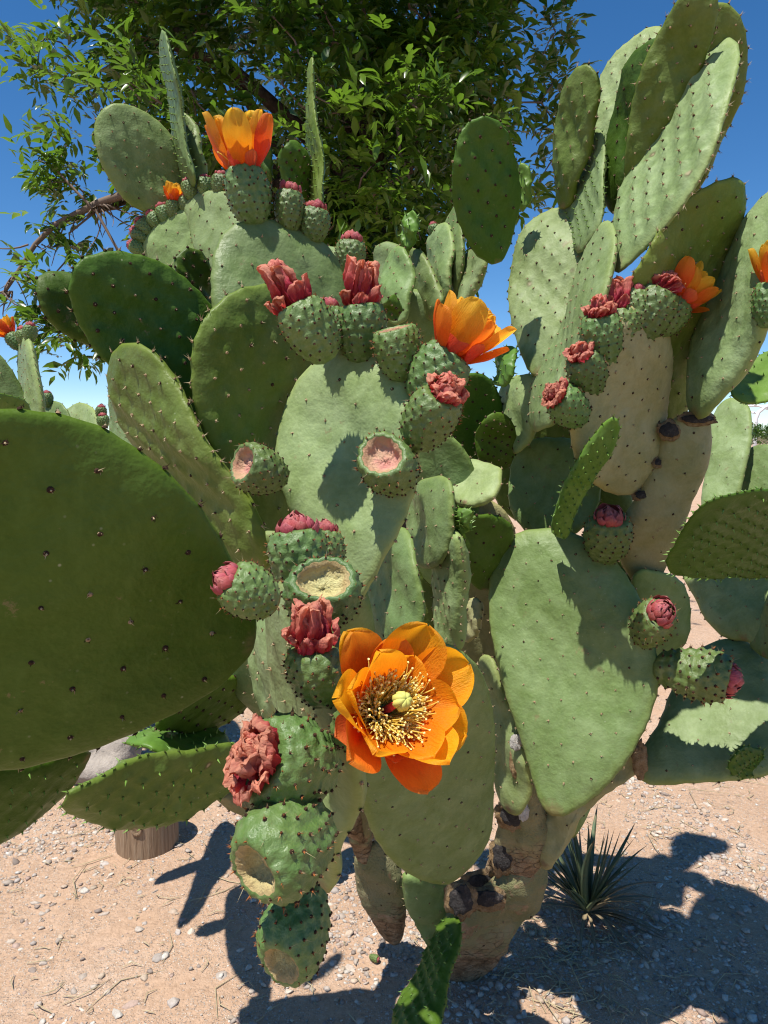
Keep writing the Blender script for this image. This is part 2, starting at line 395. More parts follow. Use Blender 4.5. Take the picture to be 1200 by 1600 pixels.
# ------------------------------------------------------------------ fruits, buds and flowers
def fruit_skin():
    m = NB('fruit_skin')
    c = m.mix(m.ramp(m.noise(4, 4), [(0.3, 0.0), (0.7, 1.0)]), (0.072, 0.135, 0.028), (0.105, 0.168, 0.042))
    c = m.mix(m.math('MULTIPLY', m.ramp(m.noise(9, 4, 0.65), [(0.45, 0.0), (0.7, 1.0)]), 0.7), c, (0.145, 0.205, 0.080))
    c = m.mix(m.math('MULTIPLY', m.ramp(m.noise(16, 4, 0.7), [(0.68, 0.0), (0.75, 1.0)]), 0.6), c, (0.20, 0.15, 0.07))
    hs = m.n('ShaderNodeHueSaturation'); r = m.rnd()
    m.l(m.math('ADD', 0.485, m.math('MULTIPLY', r, 0.03)), hs.inputs['Hue'])
    m.l(m.math('ADD', 0.88, m.math('MULTIPLY', m.math('FRACT', m.math('MULTIPLY', r, 5.1)), 0.3)), hs.inputs['Value'])
    m.l(c, hs.inputs['Color'])
    return m.fin(hs.outputs[0], 0.45, 0.45, m.bump(m.noise(30, 3), 0.2, 0.02))
M['fruit'] = fruit_skin()
def crater_mat():
    m = NB('fruit_scar'); r = m.rnd()
    pink = m.mix(m.ramp(m.noise(3, 3), [(0.35, 0.0), (0.65, 1.0)]), (0.70, 0.48, 0.30), (0.72, 0.30, 0.26))
    yel = m.mix(m.ramp(m.noise(4, 4), [(0.35, 0.0), (0.65, 1.0)]), (0.62, 0.52, 0.22), (0.66, 0.64, 0.32))
    c = m.mix(m.ramp(r, [(0.60, 0.0), (0.62, 1.0)]), pink, yel)
    c = m.mix(m.ramp(m.attr('t'), [(0.0, 0.0), (0.35, 0.0), (0.8, 0.5), (1.0, 0.85)]), c, (0.46, 0.30, 0.14))
    return m.fin(c, 0.75, 0.3, m.bump(m.noise(14, 5, 0.75), 0.6, 0.05))
M['crater'] = crater_mat()
def petal_mat(name, base, midc, tip, tr=0.4, vein=0.25, rough=0.45):
    m = NB(name); t = m.attr('t')
    t2 = m.math('ADD', t, m.math('MULTIPLY', m.math('SUBTRACT', m.noise(5, 3), 0.5), 0.35))
    c = m.ramp(t2, [(0.02, base), (0.45, midc), (0.95, tip)])
    v = m.noise(10, 4, 0.65, vec=m.scalev((1.0, 2.2, 0.25)))
    c = m.mix(m.math('MULTIPLY', m.ramp(v, [(0.45, 0.0), (0.7, 1.0)]), vein), c, tuple(x * 0.55 for x in base))
    hs = m.n('ShaderNodeHueSaturation'); r = m.rnd()
    m.l(m.math('ADD', 0.492, m.math('MULTIPLY', r, 0.018)), hs.inputs['Hue'])
    m.l(m.math('ADD', 0.85, m.math('MULTIPLY', m.math('FRACT', m.math('MULTIPLY', r, 9.7)), 0.25)), hs.inputs['Value'])
    m.l(c, hs.inputs['Color'])
    m.fin(hs.outputs[0], rough, 0.3, m.bump(m.noise(22, 4, 0.6, vec=m.scalev((1, 2.4, 0.3))), 0.35, 0.03))
    m.translucent(hs.outputs[0], tr); return m.mat
M['orange'] = petal_mat('petal_orange', (0.86, 0.15, 0.008), (0.92, 0.30, 0.008), (0.94, 0.47, 0.016), 0.55, 0.10)
M['yellow'] = petal_mat('petal_yellow_orange', (0.84, 0.12, 0.010), (0.92, 0.34, 0.012), (0.94, 0.62, 0.06), 0.55, 0.12)
M['flame'] = petal_mat('petal_flame', (0.70, 0.06, 0.012), (0.86, 0.15, 0.012), (0.92, 0.33, 0.03), 0.5, 0.12)
M['coral'] = petal_mat('petal_coral', (0.55, 0.035, 0.02), (0.74, 0.075, 0.025), (0.80, 0.20, 0.05), 0.35)
M['pink'] = petal_mat('bud_scale_pink', (0.36, 0.075, 0.055), (0.44, 0.075, 0.085), (0.50, 0.16, 0.16), 0.12, 0.35, 0.5)
M['wither'] = petal_mat('withered_petal', (0.42, 0.016, 0.045), (0.62, 0.065, 0.085), (0.84, 0.38, 0.26), 0.5, 0.5, 0.65)
M['stamen'] = (lambda m: (m.fin((0.90, 0.70, 0.16), 0.6, 0.2), m.translucent((0.95, 0.80, 0.25), .5), m.mat)[2])(NB('stamen_filament'))
M['anther'] = NB('anther').fin((0.92, 0.80, 0.32), 0.8, 0.1)
M['stigma'] = NB('stigma_lobes').fin((0.52, 0.52, 0.13), 0.6, 0.2)
M['style'] = NB('style_red').fin((0.62, 0.05, 0.05), 0.5, 0.3)

PROF = {
 'full':   [(0, .12), (.05, .20), (.18, .31), (.38, .40), (.60, .44), (.80, .43), (.93, .38), (1.0, .31), (1.0, .2), (.98, .0)],
 'slim':   [(0, .09), (.05, .14), (.18, .21), (.38, .27), (.60, .31), (.80, .31), (.93, .28), (1.0, .23), (1.0, .15), (.98, .0)],
 'narrow': [(0, .12), (.05, .20), (.18, .31), (.38, .40), (.60, .44), (.78, .44), (.90, .40), (.98, .30), (1.0, .24), (.985, .20), (.90, .175), (.84, .12), (.82, .0)],
 'crater': [(0, .12), (.05, .20), (.18, .31), (.38, .40), (.60, .44), (.80, .44), (.94, .40), (1.0, .325), (.985, .28), (.88, .255), (.80, .19), (.765, .0)]}
_fb = {}
def fruit_body(kind):
    if kind in _fb: return _fb[kind]
    out = []
    for var in range(3):
        rng = np.random.default_rng(50 + var + 10 * len(_fb))
        pr = np.array(PROF[kind]); s = np.r_[0, np.cumsum(np.linalg.norm(np.diff(pr, axis=0), axis=1))]
        NZ, NA = 46, 66; q = np.linspace(0, s[-1], NZ)
        z = np.interp(q, s, pr[:, 0]); r = np.interp(q, s, pr[:, 1])
        zs, rs = z.copy(), r.copy(); zs[1:-1] = (z[:-2] + 2 * z[1:-1] + z[2:]) / 4; rs[1:-1] = (r[:-2] + 2 * r[1:-1] + r[2:]) / 4
        itop = int(np.argmax(zs)); lat = []
        rows = 8
        for k in range(rows):
            zz = 0.10 + 0.88 * k / (rows - 1); na = [8, 11, 12, 13, 14, 14, 14, 14][k]
            for j in range(na): lat.append((zz + rng.normal(0, .012), 2 * math.pi * (j + 0.5 * (k % 2)) / na + rng.normal(0, .05), k))
        th = np.linspace(0, 2 * math.pi, NA, endpoint=False); V = []; tv = []; amp = 0.062 if kind != 'slim' else 0.066
        ph = rng.uniform(0, 6, 4)
        for i in range(NZ):
            wob = 1 + 0.05 * np.sin(th * 2 + ph[0]) + 0.03 * np.sin(3 * th + ph[1])
            rad = rs[i] * wob; dz = np.zeros(NA)
            if i <= itop + 1:
                g = np.zeros(NA)
                for zz, a, k in lat:
                    da = (th - a + math.pi) % (2 * math.pi) - math.pi
                    q = amp * np.exp(-((rs[i] * da) ** 2) / (2 * .060 ** 2) - (zs[i] - zz) ** 2 / (2 * (.042 if zs[i] > zz else .062) ** 2)); g = np.maximum(g, q)
                rad = rad + g - .02; dz = dz + g * .3 * (zs[i] > .88)
            elif kind in ('crater', 'narrow'):
                dz = rng.normal(0, 0.010, NA); rad = rad * (1 + .07 * np.sin(th * 3 + ph[3]) + .04 * np.sin(7 * th + ph[1]) + rng.normal(0, 0.02, NA))
            V += list(np.c_[rad * np.cos(th), rad * np.sin(th), zs[i] + dz + 0.03 * np.cos(th + ph[2]) * (i > NZ * .4)])
            tv += [0.0 if i <= itop else 1 - (i - itop) / (NZ - 1 - itop)] * NA
        fs = []; mi = []
        for i in range(NZ - 1):
            for j in range(NA):
                fs.append((i * NA + j, i * NA + (j + 1) % NA, (i + 1) * NA + (j + 1) % NA, (i + 1) * NA + j)); mi.append(1 if (kind in ('crater', 'narrow') and i >= itop + 1) else 0)
        fs.append(tuple(range(NA))[::-1]); mi.append(0)
        body = mk('fruit_' + kind, V, fs, [M['fruit'], M['crater']], True, mi, {'t': tv})
        mb = MB()
        for zz, a, k in lat:
            i = int(np.argmin(np.abs(zs[:itop + 1] - zz))); rad = rs[i] + amp
            nn = np.array([math.cos(a), math.sin(a), (0.9 if zz > .93 else (zz - .5) * 0.5)]); nn /= np.linalg.norm(nn)
            wob = 1 + 0.05 * math.sin(a * 2 + ph[0]) + 0.03 * math.sin(3 * a + ph[1])
            p = np.array([(rs[i] * wob + amp - .021) * math.cos(a), (rs[i] * wob + amp - .021) * math.sin(a), zz + 0.03 * math.cos(a + ph[2]) * (i > NZ * .4)])
            knob(mb, p, nn, rng.uniform(.017, .025), .018, 0)
            if k >= 5 and rng.random() < .75:
                spike(mb, p, nn + np.array([0, 0, .5]) + rng.normal(0, .2, 3), rng.uniform(.04, .075), .013, 1, 4)
            for _ in range(4 if k > 2 else 2):
                spike(mb, p, nn + rng.normal(0, .55, 3), rng.uniform(.03, .075), .0045, 1 if rng.random() < .4 else 2)
            if k >= 5 and rng.random() < .25: spike(mb, p, nn + rng.normal(0, .5, 3), .16, .003, 3)
        out.append((body, mb.mesh('fruit_areoles', [M['areole'], M['areole_red'], M['areole_tan'], M['spine']], False)))
    _fb[kind] = out; return out

def petal_mesh(L, W, R0, p0, p1, cup, ruff, seed, mat, crumple=0.0, twist=0.0, nt=14, nsd=10, notch=0.05, point=0.10, fold=0.0):
    rng = np.random.default_rng(seed); off = Vector(rng.uniform(-50, 50, 3)); V = []; T = []
    r, z, tp = R0, 0.0, 0.0
    for i in range(nt + 1):
        t = 1 - (1 - i / nt) ** 1.5; phi = math.radians(p0 + (p1 - p0) * t); dt = t - tp; tp = t
        r += math.sin(phi) * L * dt; z += math.cos(phi) * L * dt
        nr_, nz_ = -math.cos(phi), math.sin(phi)          # towards the flower's axis
        wd = W / 2 * (0.22 + 0.78 * math.sin(min(t * 1.35, 1) * math.pi / 2)) * math.sqrt(max(0.0, 1 - t ** 5)) + W * 0.02
        for j in range(nsd + 1):
            s = j / nsd * 2 - 1
            e = cup * s * s * wd + ruff * W * math.sin(s * 5 + seed) * t * t + fold * W * math.sin(s * 8.5 + seed * 1.7 + 2.5 * t) * min(1, t * 2.2)
            back = notch * L * (1 - abs(s)) ** 2 * t ** 8 + point * L * s * s * t ** 6
            ct = math.cos(twist * t); st = math.sin(twist * t)
            p = Vector((r + nr_ * e - math.sin(phi) * back, s * wd, z + nz_ * e - math.cos(phi) * back))
            p = Vector((p.x * ct - p.y * st, p.x * st + p.y * ct, p.z))
            n1 = mnoise.noise_vector(p * 4 + off); p += n1 * (0.014 * L + crumple * 0.8) * min(1, t * 2.5)
            if crumple:
                p += mnoise.noise_vector(p * 10 + off) * crumple * 0.55 * min(1, t * 3)
                p += mnoise.noise_vector(p * 24 + off) * crumple * 0.35 * min(1, t * 3)
            V.append(p); T.append(min(1, t * .9 + (.18 * s * s * t if crumple else 0)))
    fs = [(i * (nsd + 1) + j, i * (nsd + 1) + j + 1, (i + 1) * (nsd + 1) + j + 1, (i + 1) * (nsd + 1) + j) for i in range(nt) for j in range(nsd)]
    return mk('petal', V, fs, M[mat], True, None, {'t': T})
_pc = {}
def petals(body, key, specs, z, seed):
    rng = random.Random(seed)
    for w_, (n, args, mat) in enumerate(specs):
        ck = (key, w_)
        if ck not in _pc: _pc[ck] = [petal_mesh(*args, 31 * w_ + 7 * v + len(_pc), mat[0] if isinstance(mat, tuple) else mat, **(mat[1] if isinstance(mat, tuple) else {})) for v in range(4)]
        a0 = rng.uniform(0, 6.28)
        for k in range(n):
            o = mobj('petal', rng.choice(_pc[ck]), body, (0, 0, z + rng.uniform(-.01, .01)))
            o.rotation_euler = (rng.gauss(0, .10), rng.gauss(0, .10), a0 + 2 * math.pi * k / n + rng.gauss(0, .16))
            sc_ = rng.uniform(.86, 1.12); o.scale = (sc_,) * 3
_st = {}
def stamens(body, R, n, Ls, key):
    if key not in _st:
        rng = np.random.default_rng(91); mb = MB()
        for i in range(n):
            a = rng.uniform(0, 6.28); rr = R * math.sqrt(rng.uniform(0.12, 1)); lean = rng.uniform(0.15, 0.95)
            d = np.array([math.cos(a), math.sin(a), 0]); L = Ls * rng.uniform(.65, 1.15) * (.55 + .45 * rr / R); side = np.array([-d[1], d[0], 0]) * rng.normal(0, .25)
            pts = [d * rr * .5 + (d * lean * (t ** 1.3) + side * t * t + np.array([0, 0, 1 - .25 * lean * t]) * t) * L for t in (0, .3, .6, .85, 1.0)]
            pts[4] = pts[4] + rng.normal(0, .03, 3) * Ls
            tube(mb, pts, [.010, .0095, .009, .008, .007], 4, 0, False)
            knob(mb, pts[4], rng.normal(0, 1, 3), .017, .018, 1, 5)
        st = mb.mesh('stamens', [M['stamen'], M['anther']]); mb = MB()
        tube(mb, [(0, 0, 0), (0, 0, Ls * .5), (0.01, 0, Ls * .95)], [.05, .055, .04], 10, 1)
        tube(mb, [(0, 0, -.08), (0, 0, .03), (0, 0, .07)], [.30, .26, .05], 18, 2)
        for k in range(7):
            a = 6.28 * k / 7; d = np.array([math.cos(a), math.sin(a), 0])
            tube(mb, [np.array([0, 0, Ls * .9]) + d * .02, np.array([0, 0, Ls * 1.06]) + d * .085, np.array([0, 0, Ls * 1.18]) + d * .06, np.array([0, 0, Ls * 1.24]) + d * .01], [.045, .058, .05, .016], 7, 0)
        _st[key] = (st, mb.mesh('stigma', [M['stigma'], M['style'], M['anther']]))
    st, sg = _st[key]
    o = mobj('stamens', st, body, (0, 0, .93)); o['kind'] = 'stuff'
    mobj('stigma', sg, body, (0, 0, .90))

FL = dict(notch=0.035, point=0.0)
BUD = [(9, (.22, .22, .30, 30, -35, .30, 0), ('pink', dict(notch=0, point=.25))), (8, (.31, .22, .27, 24, -55, .30, 0), ('pink', dict(notch=0, point=.25))), (7, (.36, .22, .22, 18, -62, .35, 0), ('pink', dict(notch=0, point=.25))), (5, (.40, .20, .15, 14, -58, .35, 0), ('pink', dict(notch=0, point=.25)))]
WT = dict(crumple=.055, twist=.9, nt=22, nsd=22, fold=.11, notch=.12)
WITH = [(5, (.84, .46, .17, 16, -18, .55, .10), ('wither', WT)), (4, (.72, .44, .11, 8, -10, .6, .10), ('wither', WT)), (7, (.40, .30, .23, 36, 4, .4, .12), ('wither', dict(crumple=.05, twist=.3, nt=16, nsd=16, fold=.10)))]
WO = dict(crumple=.06, twist=.7, nt=20, nsd=20, fold=.13, notch=.15)
WITH_OPEN = [(8, (.32, .32, .19, 46, 2, .4, .12), ('wither', WO)), (8, (.42, .32, .10, 24, -20, .5, .12), ('wither', WO)), (7, (.44, .30, .03, 8, -16, .5, .12), ('wither', WO))]
CUP = [(6, (.98, .50, .12, 30, 0, .42, .05), ('yellow', FL)), (7, (1.06, .56, .18, 42, 8, .40, .05), ('yellow', FL)), (5, (.92, .48, .24, 50, 16, .35, .04), ('flame', FL)), (6, (.46, .36, .28, 42, 10, .35, .02), 'coral')]
OPEN = [(1, (.56, .52, .20, 64, -30, .50, .05), ('flame', FL)), (6, (.84, .74, .22, 46, 36, .48, .05), ('orange', FL)), (7, (1.00, .82, .24, 54, 46, .44, .06), ('orange', FL)), (5, (.98, .72, .26, 62, 48, .36, .05), ('flame', FL)), (4, (.66, .44, .26, 70, 58, .3, .02), 'coral')]
SMALLFL = CUP
_fc = [0]
def fruit(root, on, bx, by, wpx, axis, kind, d=None, ratio=0.88):
    _fc[0] += 1; i = _fc[0]; rng = random.Random(i * 13)
    if d is None: d = depth(on, bx, by)
    shape = 'crater' if kind == 'empty' else 'narrow' if kind == 'hollow' else ('slim' if kind == 'youngbud' else 'full')
    L = wpx * d / F / (0.88 if shape != 'slim' else 0.62)
    body, ar = fruit_body(shape)[i % 3]
    name = {'empty': 'fruit', 'hollow': 'fruit', 'bud': 'flower_bud', 'youngbud': 'flower_bud', 'with': 'withered_flower', 'witho': 'withered_flower', 'cup': 'flower', 'open': 'flower'}[kind]
    o = mobj(name, body, root)
    ax = cdir(axis); q = Vector(ax).to_track_quat('Z', 'Y') @ Matrix.Rotation(rng.uniform(0, 6.28), 3, 'Z').to_quaternion()
    o.rotation_mode = 'QUATERNION'; o.rotation_quaternion = q; o.scale = (L * rng.uniform(.92, 1.1), L * rng.uniform(.9, 1.08), L * rng.uniform(.9, 1.12))
    o.location = P(bx, by, d) - ax * L * 0.05 - np.array(root.location)
    a = mobj('areoles', ar, o); a['kind'] = 'stuff'
    if kind in ('bud', 'youngbud'):
        petals(o, kind, BUD if kind == 'bud' else [(n, (p[0] * .75, p[1] * .75, p[2] * .75) + p[3:], m) for n, p, m in BUD], .96, i)
    elif kind == 'with': petals(o, kind, WITH, .94, i)
    elif kind == 'witho': petals(o, kind, WITH_OPEN, .94, i)
    elif kind == 'cup': petals(o, kind, CUP, .95, i); stamens(o, .2, 60, .5, 'cup')
    elif kind == 'open': petals(o, kind, OPEN, .92, i); stamens(o, .40, 620, .54, 'open')
    return o

# ------------------------------------------------------------------ ground
def ground_mat():
    m = NB('sandy_ground')
    c = m.ramp(m.noise(2.2, 5, 0.6), [(0.3, (0.46, 0.30, 0.195)), (0.55, (0.52, 0.355, 0.245)), (0.75, (0.57, 0.42, 0.315))])
    c = m.mix(m.ramp(m.noise(60, 5, 0.75), [(0.35, 0.55), (0.6, 0.0)]), c, (0.30, 0.19, 0.12))
    v = m.vor(190); k = m.ramp(m.noise(5, 4, 0.65), [(0.36, 0.0), (0.52, 1.0)])
    gr = m.math('MULTIPLY', m.ramp(v.outputs['Distance'], [(0.25, 1.0), (0.45, 0.0)]), k)
    bw = m.n('ShaderNodeSeparateColor'); m.l(v.outputs['Color'], bw.inputs[0])
    gc = m.ramp(bw.outputs[0], [(0.0, (0.20, 0.17, 0.15)), (0.4, (0.42, 0.33, 0.26)), (0.8, (0.58, 0.50, 0.42)), (1.0, (0.62, 0.57, 0.50))])
    c = m.mix(m.math('MULTIPLY', gr, 0.8), c, gc)
    nb = m.bump(m.noise(14, 5, 0.65), 0.6, 0.03); nb = m.bump(m.noise(150, 5, 0.75), 0.8, 0.006, nb); nb = m.bump(gr, 0.5, 0.006, nb)
    return m.fin(c, 0.95, 0.1, nb)
M['ground'] = ground_mat()
def gz(x, y):
    return 0.018 * mnoise.noise(Vector((x * 1.3, y * 1.3, 3.1))) + 0.006 * mnoise.noise(Vector((x * 6, y * 6, 1.7)))
def make_ground():
    xs = np.r_[-400, -120, -40, -14, -6, np.linspace(-3, 3, 101), 6, 14, 40, 120, 400]
    ys = np.r_[-400, -100, -30, -8, -2, np.linspace(0.2, 6, 97), 9, 15, 40, 120, 500, 900]
    V = []; 
    for y in ys:
        for x in xs:
            k = max(0.0, 1 - max(abs(x) / 3.0, abs(y - 2.5) / 3.5)); V.append((x, y, gz(x, y) * min(1, k * 5)))
    n = len(xs); fs = [(j * n + i, j * n + i + 1, (j + 1) * n + i + 1, (j + 1) * n + i) for j in range(len(ys) - 1) for i in range(n - 1)]
    o = mobj('ground', mk('ground', V, fs, M['ground'])); o['kind'] = 'structure'
make_ground()

# ------------------------------------------------------------------ the prickly pears
main = thing('prickly_pear', G(735, 1510), 'huge prickly pear cactus with orange flowers and a scarred woody trunk', 'cactus')
rear = thing('prickly_pear', G(455, 1392), 'prickly pear behind the big cactus with tall thin upright pads before the tree', 'cactus')
west = thing('prickly_pear', G(70, 1185), 'distant prickly pear with small pads and one orange flower against blue sky', 'cactus')
east = thing('prickly_pear', G(1190, 1195), 'prickly pear with bumpy pale pads beside the white pipe frame', 'cactus')
YO = dict(style='young', spines='young', sp=0.026, tub=0.0028, tl=1.7, T=0.018)
GR = dict(style='green', T=0.024)
PA = dict(style='pale')
BG_ = dict(style='beige')
HID = dict(sp=0, ns=40, nr=8, T=0.05, style='old')
def S(root, key, out, anc, **k): return pad(root, key, out, anc, **k)

# --- trunk and old stems
S(main, 'T1', [(693,1512),(703,1470),(722,1430),(758,1395),(815,1350),(852,1335),(842,1385),(812,1432),(778,1472),(752,1518),(722,1540)], [(722,1530,1.83),(835,1345,1.66),(752,1430,1.70)], style='stem', T=0.15, sp=0.07, name='trunk', wav=0.008)
S(main, 'T2', [(728,1412),(752,1370),(772,1310),(782,1240),(790,1185),(815,1175),(842,1225),(855,1290),(850,1345),(822,1382),(775,1412)], [(790,1410,1.72),(805,1178,1.56),(850,1290,1.60)], style='stem', T=0.11, sp=0.07, name='stem', wav=0.008)
S(main, 'E', [(985,1148),(1004,1175),(1000,1205),(960,1228),(915,1268),(885,1315),(862,1358),(842,1352),(838,1300),(860,1255),(915,1212),(955,1170)], [(850,1350,1.62),(995,1175,1.50),(930,1258,1.552)], style='beige', T=0.06, sp=0.06, name='stem')
S(main, 'F3', [(548,1255),(568,1258),(582,1290),(580,1325),(562,1345),(550,1330),(545,1290)], [(562,1340,1.75),(558,1255,1.6),(582,1300,1.68)], style='stem', T=0.06, sp=0, ns=40, nr=10, name='stem')
S(main, 'F1', [(556,1335),(585,1318),(615,1335),(634,1385),(634,1430),(626,1470),(602,1462),(574,1422),(557,1380)], [(612,1468,1.88),(580,1320,1.74),(634,1400,1.80)], style='stem', T=0.05, sp=0.05)
S(main, 'F2', [(630,1365),(665,1368),(700,1385),(708,1420),(703,1455),(690,1495),(672,1480),(650,1445),(634,1415)], [(688,1492,1.86),(655,1366,1.70),(706,1420,1.78)], style='old', T=0.05, sp=0.05)
S(main, 'LIMB', [(333,1242),(370,1222),(430,1212),(500,1222),(555,1245),(585,1290),(570,1318),(530,1300),(470,1292),(405,1278),(360,1268)], [(575,1305,1.72),(335,1245,1.22),(450,1290,1.42)], style='stem', T=0.06, sp=0.06, name='stem')
S(main, 'ST1', [(392,850),(440,840),(468,1000),(480,1150),(470,1255),(430,1255),(400,1120),(362,1060),(385,950)], [(450,1250,1.35),(415,845,1.0),(478,1120,1.2)], sp=0.05, ns=56, nr=14, T=0.035)
S(main, 'ST2', [(530,930),(572,920),(592,1050),(602,1200),(572,1262),(532,1240),(520,1080)], [(560,1260,1.55),(550,925,1.0),(600,1150,1.36)], **HID)
S(main, 'ST3', [(400,560),(480,560),(505,750),(495,900),(440,880),(408,720)], [(450,880,1.15),(440,560,1.12),(505,740,1.15)], **HID)
S(main, 'ST4', [(960,900),(1018,900),(1010,1000),(965,1150),(905,1300),(862,1285),(900,1100)], [(880,1300,1.66),(990,900,1.60),(980,1080,1.63)], **HID)
S(main, 'XB1', [(695,800),(760,780),(805,830),(805,950),(780,1040),(750,1100),(715,1080),(690,950)], [(745,1100,1.78),(750,785,1.62),(805,900,1.68)], sp=0.06, T=0.04, style='beige')
S(main, 'XB2', [(645,690),(700,680),(742,740),(745,850),(705,920),(660,900),(640,800)], [(690,915,1.72),(685,683,1.55),(744,800,1.6)], sp=0.05)

S(main, 'XB3', [(632,870),(680,835),(735,850),(775,920),(778,1010),(740,1075),(680,1080),(640,1000)], [(715,1080,1.84),(690,838,1.72),(776,950,1.78)], sp=0.05, style='mid', T=0.035)
S(main, 'XB4', [(765,700),(800,640),(870,615),(930,650),(945,730),(915,800),(840,820),(780,790)], [(850,820,1.86),(860,616,1.78),(944,720,1.80)], sp=0.05, style='mid', T=0.035)
S(main, 'XB5', [(925,760),(960,740),(990,790),(985,880),(950,930),(920,880)], [(950,930,1.72),(960,742,1.66),(988,840,1.68)], sp=0.05, style='mid', T=0.035)
# --- unseen pads added behind the big left pad to cast the lower-left ground shadow
def lift(x, y, h):
    p = G(x, y) + np.array(SUN_TO) / SUN_TO.z * h - CAMP; d = float(p @ CAMF)
    return (CX + F * float(p @ CAMR) / d, CY - F * float(p @ CAMU) / d, d)
def low(key, out, h, b, t, s_, **k):  # outline is the wanted ground shadow, raised along the sun direction
    S(main, key, [lift(x, y, h)[:2] for x, y in out], [lift(*b, h), lift(*t, h + .02), lift(*s_, h)], **k)
low('K1', [(345,1375),(395,1370),(420,1420),(430,1500),(420,1548),(395,1548),(362,1510),(346,1460)], .86, (410,1548), (370,1372), (428,1470), style='mid', sp=0.05)
low('K2', [(383,1535),(420,1535),(412,1580),(405,1625),(378,1625),(380,1580)], .88, (390,1625), (405,1536), (415,1580), style='mid', sp=0.05, name='stem')
low('K3', [(300,1444),(316,1428),(345,1428),(358,1450),(330,1464),(306,1457)], .87, (356,1448), (302,1446), (330,1464), **{**YO, 'sp': 0.025})
low('K4', [(266,1424),(288,1380),(320,1320),(345,1290),(372,1300),(362,1345),(330,1375),(300,1410)], .84, (365,1330), (268,1422), (330,1300), **{**YO, 'sp': 0.03})
low('K5', [(234,1370),(248,1350),(300,1336),(335,1340),(310,1364),(255,1376)], .85, (334,1342), (236,1368), (290,1368), **{**YO, 'sp': 0.025})
_a, _b = lift(395, 1600, .88), lift(365, 1340, .85)
S(main, 'K6', [(_a[0]-25,_a[1]-10),(_a[0]+10,_a[1]-30),(330,980),(395,975),(425,1010),(415,1060),(330,1050),(_a[0]+10,_a[1]+25)], [(420,1020,1.28),(_a[0]-10,_a[1],_a[2]),(330,1045,1.27)], style='mid', sp=0.05, T=0.04, name='stem')  # unseen link joining the added pads to the left stem
# --- near left and centre
S(main, 'BIG', [(-30,638),(0,638),(60,645),(110,655),(165,674),(220,708),(265,741),(310,790),(350,850),(385,920),(400,970),(396,1010),(370,1045),(330,1080),(260,1120),(160,1165),(60,1195),(0,1203),(-60,1200),(-130,1160),(-190,1080),(-215,960),(-200,830),(-150,720),(-80,655)], [(398,1005,0.70),(-205,900,0.52),(120,655,0.545)], style='green', sp=0.047, T=0.030, ns=120, nr=30, bend=(0.05, 0.03), tub=0.0012, spines='big')
S(main, 'A', [(470,590),(505,560),(545,542),(590,552),(625,580),(648,630),(655,690),(648,750),(625,830),(595,890),(565,935),(545,950),(520,920),(490,870),(458,800),(440,740),(437,690),(443,640)], [(550,945,.945),(545,545,1.0),(655,690,.925)], style='pale', sp=0.052, ns=110, nr=28, T=0.028)
S(main, 'B', [(440,905),(470,920),(510,980),(535,1050),(555,1120),(562,1200),(555,1270),(535,1340),(515,1392),(495,1380),(478,1300),(462,1200),(445,1120),(430,1050),(425,980),(427,930)], [(512,1390,.80),(440,905,.73),(562,1200,.66)], style='pale', sp=0.042, ns=100, nr=24, T=0.03)
S(main, 'B2', [(408,965),(420,955),(430,990),(434,1050),(432,1110),(415,1130),(404,1085),(400,1020)], [(420,1125,.95),(417,958,.86),(434,1050,.83)], style='pale', sp=0.04, T=0.02)
S(main, 'C', [(600,1020),(640,1000),(690,1003),(722,1018),(748,1045),(765,1090),(772,1150),(772,1230),(765,1300),(745,1345),(715,1376),(690,1384),(650,1371),(610,1340),(582,1300),(566,1250),(557,1190),(558,1120),(573,1060)], [(728,1372,1.52),(640,1002,1.12),(770,1180,1.36)], style='old', sp=0.052, ns=110, nr=28, T=0.034)
S(main, 'Y1', [(752,1032),(772,1030),(792,1090),(812,1150),(827,1200),(822,1262),(795,1268),(774,1200),(762,1120)], [(805,1265,1.55),(760,1032,1.6),(822,1180,1.5)], style='pale', sp=0.05)
S(main, 'D', [(805,835),(850,826),(900,835),(950,865),(985,910),(1010,960),(1025,1020),(1028,1070),(1015,1120),(985,1180),(945,1230),(905,1262),(875,1275),(850,1265),(835,1230),(815,1160),(790,1080),(770,1000),(763,940),(768,885),(783,850)], [(865,1275,1.42),(870,828,1.53),(1028,1060,1.40)], style='old', sp=0.050, ns=120, nr=30, T=0.04)
S(main, 'U1', [(990,900),(1030,893),(1060,905),(1075,930),(1077,970),(1065,1010),(1045,1045),(1015,1075),(995,1010)], [(1010,1075,1.62),(1050,897,1.52),(1077,970,1.58)], style='old', sp=0.05)
S(main, 'G', [(702,1425),(719,1440),(717,1480),(702,1530),(687,1580),(672,1650),(618,1650),(618,1592),(640,1540),(660,1500),(682,1450)], [(705,1428,1.60),(645,1650,1.36),(705,1520,1.46)], **{**YO, 'style': 'green', 'sp': 0.024, 'tub': 0.005, 'T': 0.026}, ns=110, nr=30)
